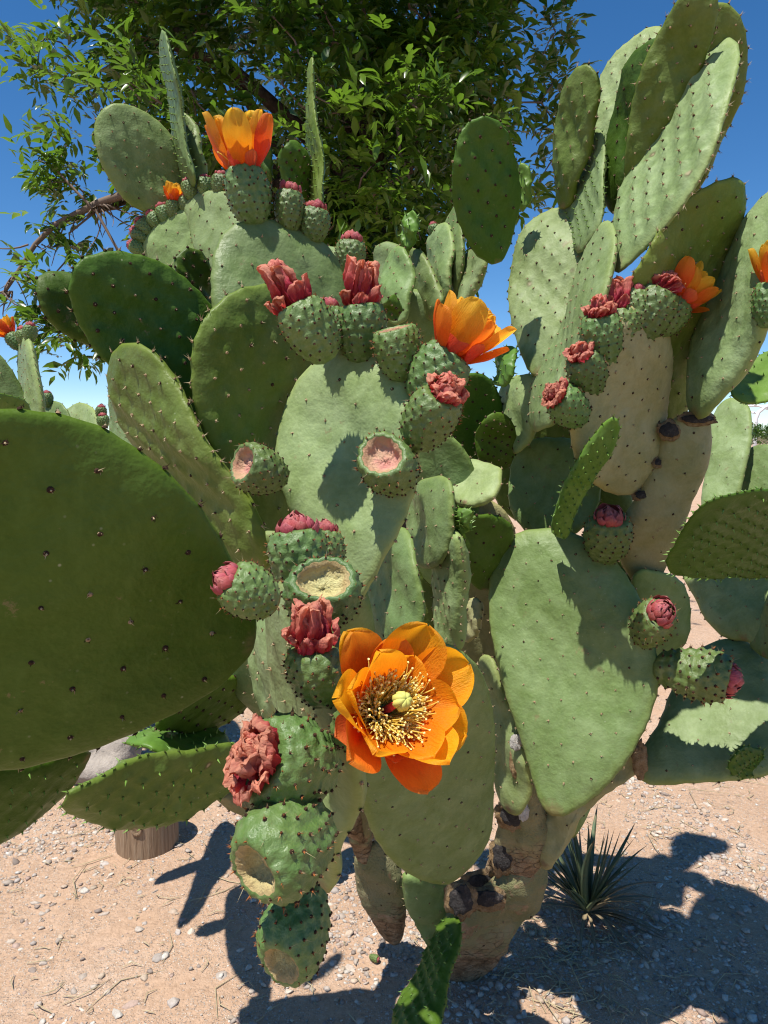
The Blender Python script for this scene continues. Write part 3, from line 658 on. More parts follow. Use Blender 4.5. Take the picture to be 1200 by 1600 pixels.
# --- low left pads
S(main, 'H1', [(95,1246),(108,1226),(150,1210),(210,1191),(280,1176),(340,1168),(388,1168),(400,1195),(372,1222),(330,1248),(270,1280),(215,1292),(160,1288),(120,1276),(100,1262)], [(395,1185,1.10),(97,1246,.86),(235,1290,1.02)], **{**YO, 'style': 'mid', 'sp': 0.030, 'tub': 0.0058, 'T': 0.022}, ns=110, nr=26)
S(main, 'H2', [(198,1156),(230,1140),(270,1132),(312,1134),(348,1148),(356,1162),(300,1172),(250,1179),(215,1171)], [(356,1158,1.18),(199,1156,1.08),(262,1133,1.20)], **YO)
S(main, 'H3', [(-60,1188),(0,1200),(60,1190),(135,1172),(131,1200),(112,1235),(80,1266),(40,1295),(0,1312),(-50,1322),(-95,1282),(-95,1220)], [(134,1178,1.10),(-95,1260,.92),(0,1312,1.06)], **{**GR, 'sp': 0.032, 'spines': 'young', 'tub': 0.0022, 'tl': 1.5})
S(main, 'H4', [(240,1130),(300,1085),(350,1060),(378,1060),(390,1090),(360,1125),(300,1142)], [(388,1085,1.25),(242,1130,1.06),(300,1142,1.18)], **{**GR, 'sp': 0.03})
# --- left, middle height
S(main, 'L1', [(171,580),(180,546),(205,537),(235,552),(265,590),(300,640),(330,690),(360,740),(390,790),(412,840),(418,880),(388,895),(350,860),(300,805),(250,745),(208,692),(183,640)], [(410,890,.98),(198,538,1.01),(325,680,.955)], style='mid', sp=0.036, tub=0.0048, tl=2.0, spines='long', ns=100, nr=26, T=0.026)
S(main, 'L2', [(298,590),(303,530),(325,490),(355,462),(395,447),(440,450),(475,480),(492,540),(488,620),(472,700),(452,780),(432,845),(412,868),(388,822),(362,765),(332,705),(308,650)], [(418,862,1.08),(410,448,1.01),(490,580,1.09)], style='mid', sp=0.037, tub=0.0040, spines='long', ns=110, nr=28, bend=(0.05, 0.02))
S(main, 'L3', [(107,450),(118,415),(145,398),(190,394),(235,405),(275,425),(310,455),(338,490),(350,550),(345,640),(320,680),(275,660),(225,620),(185,582),(160,560),(138,530),(118,490)], [(335,675,1.20),(135,402,1.04),(335,480,1.16)], **GR, sp=0.038, tub=0.0040, ns=110, nr=28, bend=(0.04, 0.02), spines='long')
S(main, 'L4', [(56,455),(62,432),(85,423),(115,430),(150,450),(185,500),(180,550),(125,533),(95,515),(70,490)], [(182,545,1.30),(62,432,1.2),(150,448,1.28)], **GR, sp=0.034)
S(main, 'M', [(330,430),(335,395),(350,365),(380,347),(420,345),(460,358),(500,375),(525,400),(538,440),(540,480),(520,550),(470,590),(400,590),(350,540),(332,485)], [(440,600,1.16),(420,346,1.20),(540,450,1.24)], style='old', sp=0.045, ns=100, nr=26)
S(main, 'M2', [(274,418),(284,396),(300,388),(318,398),(328,425),(332,465),(326,500),(305,490),(284,452)], [(322,500,1.26),(298,388,1.2),(330,440,1.25)], **{**GR, 'sp': 0.022, 'T': 0.016})
S(main, 'M3', [(503,398),(520,385),(536,390),(546,410),(548,455),(515,455)], [(525,455,1.3),(525,386,1.34),(546,420,1.3)], style='pale', sp=0.035)
# --- rear cactus (behind, towards the tree)
S(rear, 'RS1', [(330,400),(440,380),(480,560),(470,800),(400,800),(350,600)], [(440,800,1.95),(390,390,1.70),(475,620,1.82)], **HID)
S(rear, 'RS2', [(400,780),(475,780),(500,1000),(480,1200),(430,1200),(405,1000)], [(455,1200,2.08),(440,780,1.94),(498,1000,2.0)], **HID)
S(rear, 'RS3', [(428,1180),(482,1180),(500,1300),(478,1398),(440,1398),(425,1300)], [(458,1396,2.18),(455,1180,2.06),(500,1300,2.1)], **{**HID, 'style': 'stem'})
S(rear, 'RS4', [(420,560),(470,470),(600,450),(700,460),(720,490),(640,560),(500,640),(440,640)], [(440,620,1.84),(705,470,1.68),(600,560,1.76)], **HID)
S(rear, 'N1', [(289,325),(300,305),(330,300),(360,305),(378,330),(384,370),(376,415),(340,425),(310,395),(295,358)], [(350,422,1.62),(335,301,1.68),(382,360,1.60)], style='pale', sp=0.045)
S(rear, 'N2', [(227,388),(235,365),(260,340),(290,325),(320,345),(342,390),(342,435),(290,440),(240,432)], [(310,438,1.72),(255,342,1.76),(335,370,1.70)], style='old', sp=0.045)
S(rear, 'N3', [(147,205),(155,178),(175,163),(205,165),(240,182),(265,208),(279,240),(288,285),(282,320),(255,335),(225,330),(198,315),(174,285),(155,250)], [(262,335,1.78),(172,165,1.68),(275,225,1.76)], style='old', sp=0.036, tub=0.002)
S(rear, 'N4', [(251,54),(257,49),(266,78),(276,120),(284,180),(293,230),(303,285),(284,290),(277,245),(269,195),(260,135),(253,95)], [(292,288,1.76),(254,50,1.68),(288,200,1.64)], style='old', sp=0.032, tub=0.003, T=0.016, spines='young')
S(rear, 'N5', [(284,178),(300,190),(312,220),(319,260),(316,300),(295,300),(286,240)], [(308,300,1.82),(290,180,1.80),(318,250,1.78)], style='old', sp=0.035)
S(rear, 'N6', [(437,246),(447,225),(460,219),(475,230),(484,255),(484,305),(460,325),(442,300)], [(462,325,1.62),(460,220,1.55),(484,260,1.60)], **{**GR, 'sp': 0.02})
S(rear, 'N7', [(484,96),(489,93),(492,150),(499,210),(504,270),(505,340),(482,340),(479,265),(483,200),(483,150)], [(494,340,1.60),(487,95,1.56),(503,250,1.53)], **{**YO, 'style': 'mid', 'T': 0.013})
S(rear, 'N8', [(402,203),(414,194),(423,220),(424,290),(404,300)], [(414,300,1.6),(413,195,1.56),(424,250,1.58)], **{**YO, 'style': 'green'})
S(rear, 'O1', [(582,415),(588,390),(605,379),(625,385),(640,410),(644,455),(632,490),(600,490),(587,455)], [(620,490,1.74),(605,380,1.78),(644,430,1.72)], style='pale', sp=0.04, tub=0.0025)
S(rear, 'O2', [(596,445),(603,405),(618,387),(635,390),(643,415),(641,455),(630,500),(606,500)], [(618,500,1.62),(625,387,1.66),(643,430,1.60)], style='old', sp=0.035, tub=0.0025)
S(rear, 'O3', [(640,400),(655,390),(668,410),(682,440),(692,475),(672,500),(648,480)], [(675,498,1.66),(652,390,1.7),(690,460,1.6)], style='old', sp=0.04)
S(rear, 'O4', [(671,402),(678,365),(692,347),(702,360),(707,400),(702,455),(690,475),(676,445)], [(690,474,1.66),(692,348,1.70),(706,405,1.62)], style='pale', sp=0.04, tub=0.0025)
S(rear, 'O5', [(697,372),(705,330),(715,320),(723,345),(723,400),(714,455),(701,470)], [(706,470,1.70),(714,321,1.72),(723,380,1.62)], style='old', sp=0.04)
S(rear, 'O6', [(724,412),(744,384),(760,402),(748,440),(727,485),(712,495),(712,455)], [(713,494,1.66),(750,386,1.6),(748,440,1.56)], style='pale', sp=0.04)
S(rear, 'O7', [(626,366),(632,340),(640,330),(650,334),(653,356),(646,381),(635,390)], [(637,388,1.68),(643,330,1.66),(652,360,1.66)], **{**YO, 'sp': 0.018})
S(rear, 'O8', [(600,480),(605,465),(618,462),(626,475),(623,497),(608,499)], [(614,498,1.45),(612,463,1.42),(626,478,1.44)], **{**GR, 'sp': 0.016, 'T': 0.012})
# --- upper right
S(main, 'Q1', [(796,450),(803,400),(820,355),(845,330),(875,322),(900,335),(915,370),(922,420),(912,480),(892,530),(866,570),(842,588),(820,570),(804,520)], [(842,587,1.48),(870,323,1.60),(918,430,1.49)], style='pale', sp=0.036, tub=0.0036, ns=100, nr=26)
S(main, 'P1', [(707,270),(712,230),(725,200),(745,185),(768,185),(790,205),(805,245),(812,300),(806,355),(790,395),(770,411),(745,400),(725,370),(711,325)], [(775,411,1.46),(757,184,1.34),(811,300,1.42)], **GR, sp=0.036, tub=0.0042, ns=100, nr=26, bend=(0.04, 0.03))
S(main, 'P2', [(807,272),(818,255),(829,270),(828,312),(816,330),(806,300)], [(816,330,1.56),(818,256,1.54),(828,290,1.54)], **{**YO, 'sp': 0.018})
S(main, 'Q2', [(865,240),(870,190),(882,140),(900,110),(918,102),(930,112),(935,135),(931,180),(921,230),(907,280),(892,318),(876,325),(867,292)], [(882,325,1.56),(918,103,1.44),(925,200,1.46)], style='mid', sp=0.034, tub=0.004, bend=(0.04, 0.0), spines='long')
S(main, 'Q3', [(887,310),(897,265),(915,225),(935,203),(943,210),(944,250),(943,300),(936,350),(921,382),(908,396),(896,380),(887,345)], [(908,396,1.47),(938,203,1.50),(944,290,1.42)], **{**YO, 'style': 'pale', 'sp': 0.026, 'tub': 0.0034})
S(main, 'Q4', [(918,210),(930,140),(957,92),(990,60),(1020,40),(1037,50),(1032,95),(1002,155),(978,225),(960,300),(940,330),(924,280)], [(940,328,1.56),(1030,42,1.56),(1002,195,1.535)], style='pale', sp=0.04, tub=0.004, tl=1.5, ns=90, nr=24)
S(main, 'Q5', [(943,255),(955,180),(975,120),(1005,75),(1032,60),(1042,90),(1022,150),(1002,220),(982,280),(958,332),(943,305)], [(952,330,1.50),(1030,62,1.34),(1000,220,1.40)], **GR, sp=0.04, bend=(0.05, 0.0), spines='long')
S(main, 'Q6', [(978,235),(990,150),(1010,90),(1035,40),(1060,0),(1085,-30),(1110,-28),(1122,10),(1112,60),(1087,130),(1052,200),(1012,262),(986,300),(977,275)], [(984,300,1.42),(1105,-30,1.24),(1075,150,1.32)], style='mid', sp=0.036, tub=0.004, ns=100, nr=26, spines='long', bend=(0.04, 0.0))
S(main, 'Q6B', [(1085,60),(1100,20),(1122,4),(1147,15),(1164,45),(1169,90),(1161,140),(1146,185),(1121,235),(1090,300),(1060,310),(1060,200)], [(1065,308,1.42),(1145,14,1.28),(1155,150,1.34)], style='mid', sp=0.034, tub=0.002, spines='long')
S(main, 'Q7', [(954,410),(961,340),(980,270),(1010,200),(1045,130),(1080,85),(1115,58),(1140,57),(1153,80),(1151,120),(1140,170),(1120,230),(1095,280),(1060,330),(1020,372),(985,408),(966,424)], [(964,422,1.32),(1135,57,1.29),(1108,245,1.20)], style='pale', sp=0.037, tub=0.0062, tl=2.0, ns=120, nr=30, spines='long', T=0.024)
S(main, 'Q8', [(985,440),(1010,390),(1040,345),(1080,305),(1115,282),(1145,279),(1156,305),(1156,350),(1146,400),(1127,470),(1107,530),(1085,600),(1060,660),(1038,650),(1035,560),(1020,490),(1000,460)], [(1052,660,1.49),(1138,280,1.27),(1135,440,1.38)], style='mid', sp=0.040, tub=0.0042, ns=110, nr=28, spines='long', bend=(0.05, 0.0))
S(main, 'Q9', [(945,343),(956,360),(957,400),(947,460),(931,520),(912,570),(892,620),(870,660),(846,674),(828,667),(824,642),(838,600),(860,550),(885,490),(905,430),(920,390),(934,355)], [(842,672,1.46),(945,345,1.36),(938,490,1.26)], style='pale', sp=0.034, ns=100, nr=26, T=0.03)
S(main, 'Q10', [(892,650),(905,600),(930,545),(960,500),(1000,474),(1035,490),(1047,530),(1046,600),(1039,660),(1025,720),(1002,766),(975,775),(945,766),(914,740),(895,700)], [(1000,770,1.46),(985,476,1.26),(1046,600,1.38)], style='beige', sp=0.040, ns=110, nr=28, T=0.034)
S(main, 'Q11', [(1042,668),(1075,645),(1105,650),(1109,690),(1096,740),(1076,800),(1051,860),(1022,920),(1008,945),(990,912),(968,870),(972,820),(1000,765),(1022,715)], [(1005,942,1.60),(1082,648,1.38),(1090,760,1.46)], style='beige', sp=0.055, ns=90, nr=24, T=0.05)
S(main, 'Q12', [(1074,622),(1085,560),(1105,490),(1130,420),(1160,360),(1192,308),(1230,280),(1262,300),(1264,360),(1235,440),(1192,520),(1152,592),(1120,634),(1095,654),(1077,647)], [(1090,652,1.36),(1238,284,1.22),(1222,470,1.19)], style='pale', sp=0.045, ns=110, nr=28, T=0.044)
S(main, 'V1', [(796,750),(805,710),(830,690),(870,685),(910,690),(937,720),(937,780),(912,825),(872,842),(832,838),(800,800)], [(870,842,1.60),(860,686,1.66),(937,760,1.58)], style='old', sp=0.042)
S(main, 'V2', [(780,640),(785,608),(800,590),(825,585),(843,600),(840,645),(824,690),(806,710),(790,695)], [(808,708,1.62),(822,586,1.60),(842,640,1.54)], style='pale', sp=0.05)
S(main, 'W1', [(688,645),(700,600),(730,583),(760,588),(779,615),(787,660),(782,712),(760,737),(730,727),(700,702)], [(770,735,1.74),(725,584,1.62),(785,650,1.68)], **{**GR, 'sp': 0.03, 'tub': 0.002})
S(main, 'W2', [(742,690),(750,660),(770,645),(793,650),(806,675),(804,710),(788,733),(765,736),(749,721)], [(795,725,1.64),(765,646,1.57),(745,700,1.61)], **{**GR, 'sp': 0.019, 'T': 0.016, 'tub': 0.001})
S(main, 'W3', [(772,590),(780,555),(795,539),(805,550),(803,578),(790,600),(777,603)], [(783,602,1.48),(798,540,1.50),(804,570,1.45)], **{**YO, 'sp': 0.02})
S(main, 'X1', [(638,795),(655,760),(680,744),(701,755),(708,790),(706,840),(692,880),(660,885),(642,845)], [(676,884,1.46),(685,745,1.44),(707,800,1.38)], style='old', sp=0.045)
S(main, 'X2', [(706,772),(715,735),(735,719),(762,724),(783,735),(778,767),(757,787),(725,792)], [(730,790,1.52),(760,722,1.58),(780,760,1.50)], style='pale', sp=0.05)
S(main, 'X3', [(565,950),(585,890),(602,850),(622,823),(642,838),(656,880),(661,930),(656,975),(640,1000),(600,1005),(572,990)], [(620,1003,1.34),(622,825,1.38),(660,920,1.28)], style='old', sp=0.042, ns=90)
S(main, 'X4', [(686,862),(695,835),(712,829),(721,850),(722,930),(719,1010),(702,1022),(688,985),(684,920)], [(704,1020,1.50),(704,831,1.42),(721,930,1.40)], style='pale', sp=0.03, T=0.04)
S(main, 'X5', [(722,852),(730,815),(755,804),(785,809),(801,830),(796,872),(772,915),(746,920),(727,892)], [(755,920,1.60),(770,805,1.50),(800,850,1.56)], style='green', sp=0.04)
S(main, 'X6', [(718,962),(733,936),(748,944),(749,982),(736,1002),(721,997)], [(733,1002,1.62),(738,937,1.6),(749,965,1.58)], style='beige', sp=0.03)
S(main, 'SHOOT', [(861,826),(869,790),(884,750),(904,714),(924,684),(944,662),(961,658),(967,676),(957,706),(937,733),(917,768),(899,805),(889,834),(872,838)], [(872,836,1.46),(958,660,1.21),(925,752,1.322)], **{**YO, 'sp': 0.017, 'tub': 0.0036, 'T': 0.024}, ns=90, nr=22)
S(main, 'XS', [(709,832),(707,812),(714,796),(724,793),(734,798),(736,812),(728,832),(716,838)], [(718,837,1.42),(724,794,1.38),(735,812,1.37)], **{**YO, 'sp': 0.011, 'T': 0.014})
# --- right side
S(main, 'S1', [(1047,895),(1055,850),(1075,810),(1105,780),(1150,767),(1200,764),(1255,780),(1285,830),(1265,880),(1200,898),(1150,904),(1090,899)], [(1285,850,1.30),(1050,880,1.20),(1160,903,1.34)], **{**YO, 'style': 'green', 'sp': 0.028, 'tub': 0.0058}, ns=100, nr=26)
S(main, 'S4', [(1000,1175),(1028,1135),(1045,1090),(1060,1050),(1085,1020),(1115,1003),(1150,998),(1185,1015),(1217,1050),(1242,1110),(1242,1170),(1212,1207),(1150,1216),(1080,1223),(1020,1224),(993,1205)], [(998,1195,1.52),(1190,1012,1.62),(1150,1216,1.44)], style='pale', sp=0.06, ns=100, nr=26, T=0.045)
S(main, 'S2', [(1072,900),(1110,893),(1160,890),(1200,890),(1245,905),(1245,965),(1195,1015),(1172,1004),(1140,998),(1118,985),(1098,960),(1083,930)], [(1165,1002,1.62),(1150,890,1.72),(1240,940,1.58)], style='pale', sp=0.055)
S(main, 'S3', [(1176,1004),(1190,955),(1212,920),(1262,915),(1265,1035),(1212,1035),(1186,1022)], [(1195,1025,1.56),(1262,920,1.46),(1262,1030,1.42)], style='old', sp=0.05)
S(main, 'S5', [(1138,1197),(1150,1175),(1170,1167),(1192,1175),(1194,1207),(1165,1214),(1144,1211)], [(1190,1200,1.46),(1142,1192,1.38),(1165,1214,1.44)], **{**YO, 'style': 'green', 'sp': 0.015, 'T': 0.014})
S(main, 'R3', [(1142,606),(1160,580),(1192,553),(1232,538),(1275,560),(1275,602),(1230,622),(1180,627),(1150,623)], [(1275,600,1.52),(1144,605,1.50),(1200,548,1.60)], **{**YO, 'sp': 0.034}, ns=90)
# --- far right cactus
S(east, 'R1', [(1098,800),(1104,720),(1110,660),(1130,628),(1155,624),(1173,640),(1174,685),(1164,735),(1150,780),(1125,830),(1105,840)], [(1115,838,3.1),(1145,625,3.3),(1172,690,3.14)], style='pale', sp=0.09, tub=0.006, T=0.05)
S(east, 'R2', [(1150,755),(1163,712),(1180,696),(1212,700),(1235,745),(1222,800),(1165,800)], [(1190,800,3.1),(1190,697,3.2),(1232,745,3.05)], style='old', sp=0.05, T=0.05)
S(east, 'R4', [(1110,820),(1160,790),(1225,790),(1235,900),(1225,1000),(1180,1010),(1130,920)], [(1205,1005,3.2),(1170,790,3.1),(1232,900,3.1)], **HID)
S(east, 'R5', [(1180,990),(1228,990),(1236,1100),(1222,1200),(1182,1200),(1170,1100)], [(1200,1198,3.0),(1204,990,3.16),(1236,1100,3.05)], **{**HID, 'style': 'stem'})
# --- far left cactus
S(west, 'Z1', [(-70,565),(-15,546),(14,572),(35,610),(47,645),(30,700),(-40,720),(-80,650)], [(0,715,2.6),(-30,550,2.5),(45,640,2.55)], style='old', sp=0.07)
S(west, 'Z2', [(30,536),(48,529),(58,570),(66,640),(66,720),(40,725),(33,600)], [(52,722,2.6),(40,532,2.55),(64,620,2.42)], style='pale', sp=0.05, T=0.04)
S(west, 'Z3', [(-35,618),(10,617),(48,636),(45,690),(-30,690)], [(5,690,2.2),(0,617,2.05),(48,640,2.2)], **{**YO, 'sp': 0.04})
S(west, 'Z4', [(63,645),(80,627),(100,634),(110,662),(100,720),(72,720)], [(88,720,3.0),(88,628,3.05),(108,660,3.0)], style='old', sp=0.06)
S(west, 'Z5', [(98,655),(114,633),(131,630),(151,645),(165,680),(155,730),(110,730)], [(130,730,3.0),(125,631,3.15),(162,670,2.95)], style='pale', sp=0.06)
S(west, 'Z6', [(171,622),(180,600),(196,642),(210,695),(205,760),(180,760)], [(195,760,2.7),(182,602,2.8),(210,690,2.6)], style='pale', sp=0.05)
S(west, 'Z7', [(10,690),(130,690),(150,830),(130,960),(40,960),(0,830)], [(80,960,3.0),(70,690,2.9),(148,830,2.95)], **HID)
S(west, 'Z8', [(100,700),(205,710),(215,760),(140,860),(90,860)], [(110,855,3.0),(180,705,2.9),(200,800,2.95)], **HID)
S(west, 'Z9', [(45,940),(115,940),(130,1080),(110,1190),(45,1190),(28,1080)], [(78,1188,3.02),(80,940,2.98),(128,1080,3.0)], **{**HID, 'style': 'stem'})

# --- scabs and cottony crusts on the old wood
def crust(root, x, y, d, rx, ry, mat, name, seed):
    rng = np.random.default_rng(seed); o = P(x, y, d); V = []; NA, NR = 36, 16
    off = Vector(rng.uniform(-9, 9, 3))
    for k in range(NR + 1):
        ph = math.pi * k / NR
        for j in range(NA):
            a = 2 * math.pi * j / NA; v = np.array([math.sin(ph) * math.cos(a), math.sin(ph) * math.sin(a), math.cos(ph)])
            s = 1 + 0.32 * mnoise.noise(Vector(v) * 2.0 + off) + 0.16 * mnoise.noise(Vector(v) * 5 + off) + 0.10 * mnoise.noise(Vector(v) * 14 + off)
            V.append((CAMR * v[0] * rx + CAMU * v[1] * ry - CAMF * v[2] * min(rx, ry) * 0.30) * s)
    fs = [(k * NA + j, (k + 1) * NA + j, (k + 1) * NA + (j + 1) % NA, k * NA + (j + 1) % NA) for k in range(NR) for j in range(NA)]
    mobj(name, mk(name, V, fs, M[mat]), root, tuple(o - np.array(root.location)))
for i, (x, y, k, wx, wy) in enumerate([(800, 1272, 'T2', 18, 17), (786, 1335, 'T2', 15, 24), (750, 1382, 'T2', 24, 15), (762, 1404, 'T1', 21, 12), (720, 1406, 'T1', 18, 22), (806, 1190, 'T2', 10, 26)]):
    d = depth(k, x, y) - (0.050 if k == 'T2' else 0.068)
    if i < 5: crust(main, x, y, d + .013, (wx + 8) * d / F, (wy + 8) * d / F, 'cork', 'cork_ring', 140 + i)
    crust(main, x, y, d, wx * d / F, wy * d / F, 'scab' if i < 5 else 'cork', 'healed_scar', 40 + i)
for i, (x, y, k, wx, wy) in enumerate([(818, 1268, 'T2', 9, 14), (806, 1160, 'T2', 9, 12), (700, 945, 'X4', 5, 20), (698, 912, 'X4', 5, 12), (703, 985, 'X4', 4, 14)]):
    d = depth(k, x, y) - (0.055 if k == 'T2' else 0.022); crust(main, x, y, d, wx * d / F, wy * d / F, 'fuzz', 'cottony_crust', 60 + i)
d = depth('E', 1000, 1190) - .03; crust(main, 1000, 1188, d, 12 * d / F, 30 * d / F, 'cork', 'cork_ring', 200)
for i, (x, y, k, wx, wy) in enumerate([(1046, 672, 'Q11', 14, 11), (1090, 654, 'Q11', 24, 6), (1028, 722, 'Q11', 5, 5), (1003, 773, 'Q10', 10, 6)]):
    d = depth(k, x, y) - 0.022; crust(main, x, y, d + .008, (wx + 5) * d / F, (wy + 5) * d / F, 'cork', 'cork_ring', 180 + i); crust(main, x, y, d, wx * d / F, wy * d / F, 'scab', 'healed_scar', 80 + i)

# --- fruits, buds and flowers (pad they grow on, foot, width, direction, state)
FR = [
 (main, 'A', 512, 560, 78, (-.50, .83, .25), 'with', .90), (main, 'A', 522, 546, 58, (-.15, .97, -.1), 'bud', .97),
 (main, 'A', 566, 566, 80, (-.02, .98, .22), 'with'), (main, 'A', 632, 592, 72, (-.22, .95, .25), 'empty'),
 (main, 'A', 655, 628, 82, (.55, .82, .18), 'cup'), (main, 'A', 648, 696, 82, (.42, .72, .55), 'witho'),
 (main, 'A', 622, 752, 86, (-.30, .42, .85), 'empty'), (main, 'ST1', 440, 748, 72, (-.72, .30, .62), 'empty', .93),
 (main, 'B', 476, 925, 96, (-.12, .98, .1), 'bud', .75), (main, 'B', 510, 905, 62, (-.05, .98, -.1), 'bud', .82),
 (main, 'B', 428, 945, 80, (-.78, .50, .35), 'bud', .60), (main, 'B', 502, 965, 98, (.10, .66, .74), 'empty', .72),
 (main, 'B', 508, 1092, 98, (-.14, .92, .36), 'with', .655), (main, 'B', 508, 1208, 128, (-.62, .40, .68), 'witho', .64),
 (main, 'B', 498, 1278, 136, (-.50, -.12, .86), 'hollow', .62), (main, 'B', 488, 1392, 104, (-.28, -.45, .85), 'hollow', .66),
 (main, 'B', 544, 1142, 100, (.46, .46, .76), 'open', .635),
 (main, 'D', 945, 874, 62, (-.05, .85, .5), 'bud'), (main, 'D', 1002, 996, 64, (.10, .62, .78), 'bud'),
 (main, 'D', 1026, 1042, 66, (.93, -.12, .35), 'youngbud'),
 (main, 'Q10', 910, 655, 58, (-.70, .45, .55), 'witho'), (main, 'Q10', 928, 614, 58, (-.42, .74, .5), 'witho'),
 (main, 'Q10', 946, 572, 66, (-.20, .92, .3), 'witho'), (main, 'Q10', 968, 545, 60, (-.04, .98, .1), 'with'),
 (main, 'Q10', 986, 524, 56, (.10, .98, .0), 'bud'), (main, 'Q10', 1000, 528, 66, (.40, .90, .2), 'witho'),
 (main, 'Q10', 1022, 520, 56, (.62, .78, .15), 'cup'), (main, 'Q10', 962, 572, 52, (-.25, .96, .05), 'bud'), (main, 'Q10', 1012, 530, 50, (.2, .97, .2), 'bud'),
 (main, 'Q12', 1198, 510, 52, (.05, .98, .2), 'cup'),
 (main, 'M', 398, 352, 68, (-.18, .98, .15), 'cup'), (main, 'M', 452, 362, 52, (.02, .99, .1), 'bud'), (main, 'M', 488, 378, 50, (.12, .98, .15), 'bud'),
 (main, 'M3', 545, 430, 48, (.1, .98, .1), 'bud'),
 (rear, 'N1', 303, 312, 25, (-.3, .95, .1), 'bud'), (rear, 'N1', 322, 304, 24, (-.1, .98, .1), 'bud'), (rear, 'N1', 345, 304, 28, (.05, .98, .1), 'bud'),
 (rear, 'N2', 272, 342, 22, (.05, .98, .3), 'cup'), (rear, 'N2', 288, 330, 20, (.15, .98, .1), 'bud'), (rear, 'N2', 262, 348, 24, (-.35, .92, .1), 'bud'),
 (rear, 'N2', 250, 356, 23, (-.55, .83, .1), 'bud'), (rear, 'N2', 238, 366, 23, (-.7, .7, .1), 'bud'), (rear, 'N2', 232, 378, 22, (-.8, .55, .1), 'bud'), (rear, 'N2', 228, 395, 22, (-.85, .45, .2), 'bud'),
 (rear, 'O4', 682, 372, 18, (-.3, .95, .1), 'bud'),
 (west, 'Z2', 40, 540, 22, (-.2, .97, .1), 'bud'), (west, 'Z2', 46, 534, 20, (.1, .98, .1), 'bud'), (west, 'Z2', 33, 545, 24, (-.6, .8, .1), 'cup'),
 (west, 'Z4', 76, 636, 19, (-.1, .98, .1), 'bud'), (west, 'Z5', 163, 668, 17, (-.1, .97, .2), 'bud'), (west, 'Z5', 158, 655, 16, (.1, .97, .2), 'bud'),
]
for f in FR:
    fruit(f[0], f[1], f[2], f[3], f[4], f[5], f[6], f[7] if len(f) > 7 else None)

# ------------------------------------------------------------------ tree behind
def leaf_mat(name, a, b, tr=0.45):
    m = NB(name); t = m.attr('t')
    c = m.mix(t, a, b)
    m.fin(c, 0.30, 0.5); m.translucent(m.mix(0.5, c, (0.22, 0.42, 0.03)), tr); return m.mat
M['leaf'] = leaf_mat('ash_leaf', (0.020, 0.058, 0.008), (0.125, 0.225, 0.018), 0.40)
M['bark'] = bark_mat('tree_bark', (0.06, 0.042, 0.03), (0.12, 0.09, 0.065))
M['twig'] = NB('grey_twig').fin((0.17, 0.125, 0.095), 0.85, 0.15)

def leaf_blades(base, dirs, nrm, L, W, tint):      # arrays -> folded leaflets, six points each
    d = dirs / np.linalg.norm(dirs, axis=1, keepdims=True)
    s = np.cross(d, nrm); s /= np.linalg.norm(s, axis=1, keepdims=True) + 1e-9
    n = np.cross(s, d)
    L = L[:, None]; W = W[:, None]
    p0 = base; p1 = base + d * L * .38 + s * W * .5 + n * W * .16; p2 = base + d * L * .40
    p3 = base + d * L * .38 - s * W * .5 + n * W * .16; p4 = base + d * L - n * L * .12; p5 = base + d * L * .75 - n * L * .03
    p6 = base + d * L * .75 + s * W * .30 + n * W * .06; p7 = base + d * L * .75 - s * W * .30 + n * W * .06
    V = np.stack([p0, p1, p2, p3, p4, p5, p6, p7], axis=1).reshape(-1, 3); k = len(base)
    f = np.array([(0, 2, 1), (0, 3, 2), (1, 2, 5), (1, 5, 6), (3, 5, 2), (3, 7, 5), (6, 5, 4), (7, 4, 5)])
    Fc = (f[None] + 8 * np.arange(k)[:, None, None]).reshape(-1, 3)
    return V, Fc, np.repeat(tint, 8)
def fast_mesh(name, V, Fc, mats, t=None, smooth=False, col=None):
    me = bpy.data.meshes.new(name); me.vertices.add(len(V)); me.vertices.foreach_set('co', np.asarray(V, np.float32).ravel())
    k = Fc.shape[1]; me.loops.add(Fc.size); me.polygons.add(len(Fc))
    me.loops.foreach_set('vertex_index', Fc.astype(np.int32).ravel())
    me.polygons.foreach_set('loop_start', np.arange(len(Fc), dtype=np.int32) * k)
    me.update(calc_edges=True)
    if smooth: me.polygons.foreach_set('use_smooth', np.ones(len(Fc), bool))
    for m in mats: me.materials.append(m)
    if t is not None: a = me.attributes.new('t', 'FLOAT', 'POINT'); a.data.foreach_set('value', np.asarray(t, np.float32))
    if col is not None: a = me.attributes.new('col', 'FLOAT_COLOR', 'POINT'); a.data.foreach_set('color', np.c_[col, np.ones(len(col))].astype(np.float32).ravel())
    me.validate(); return me

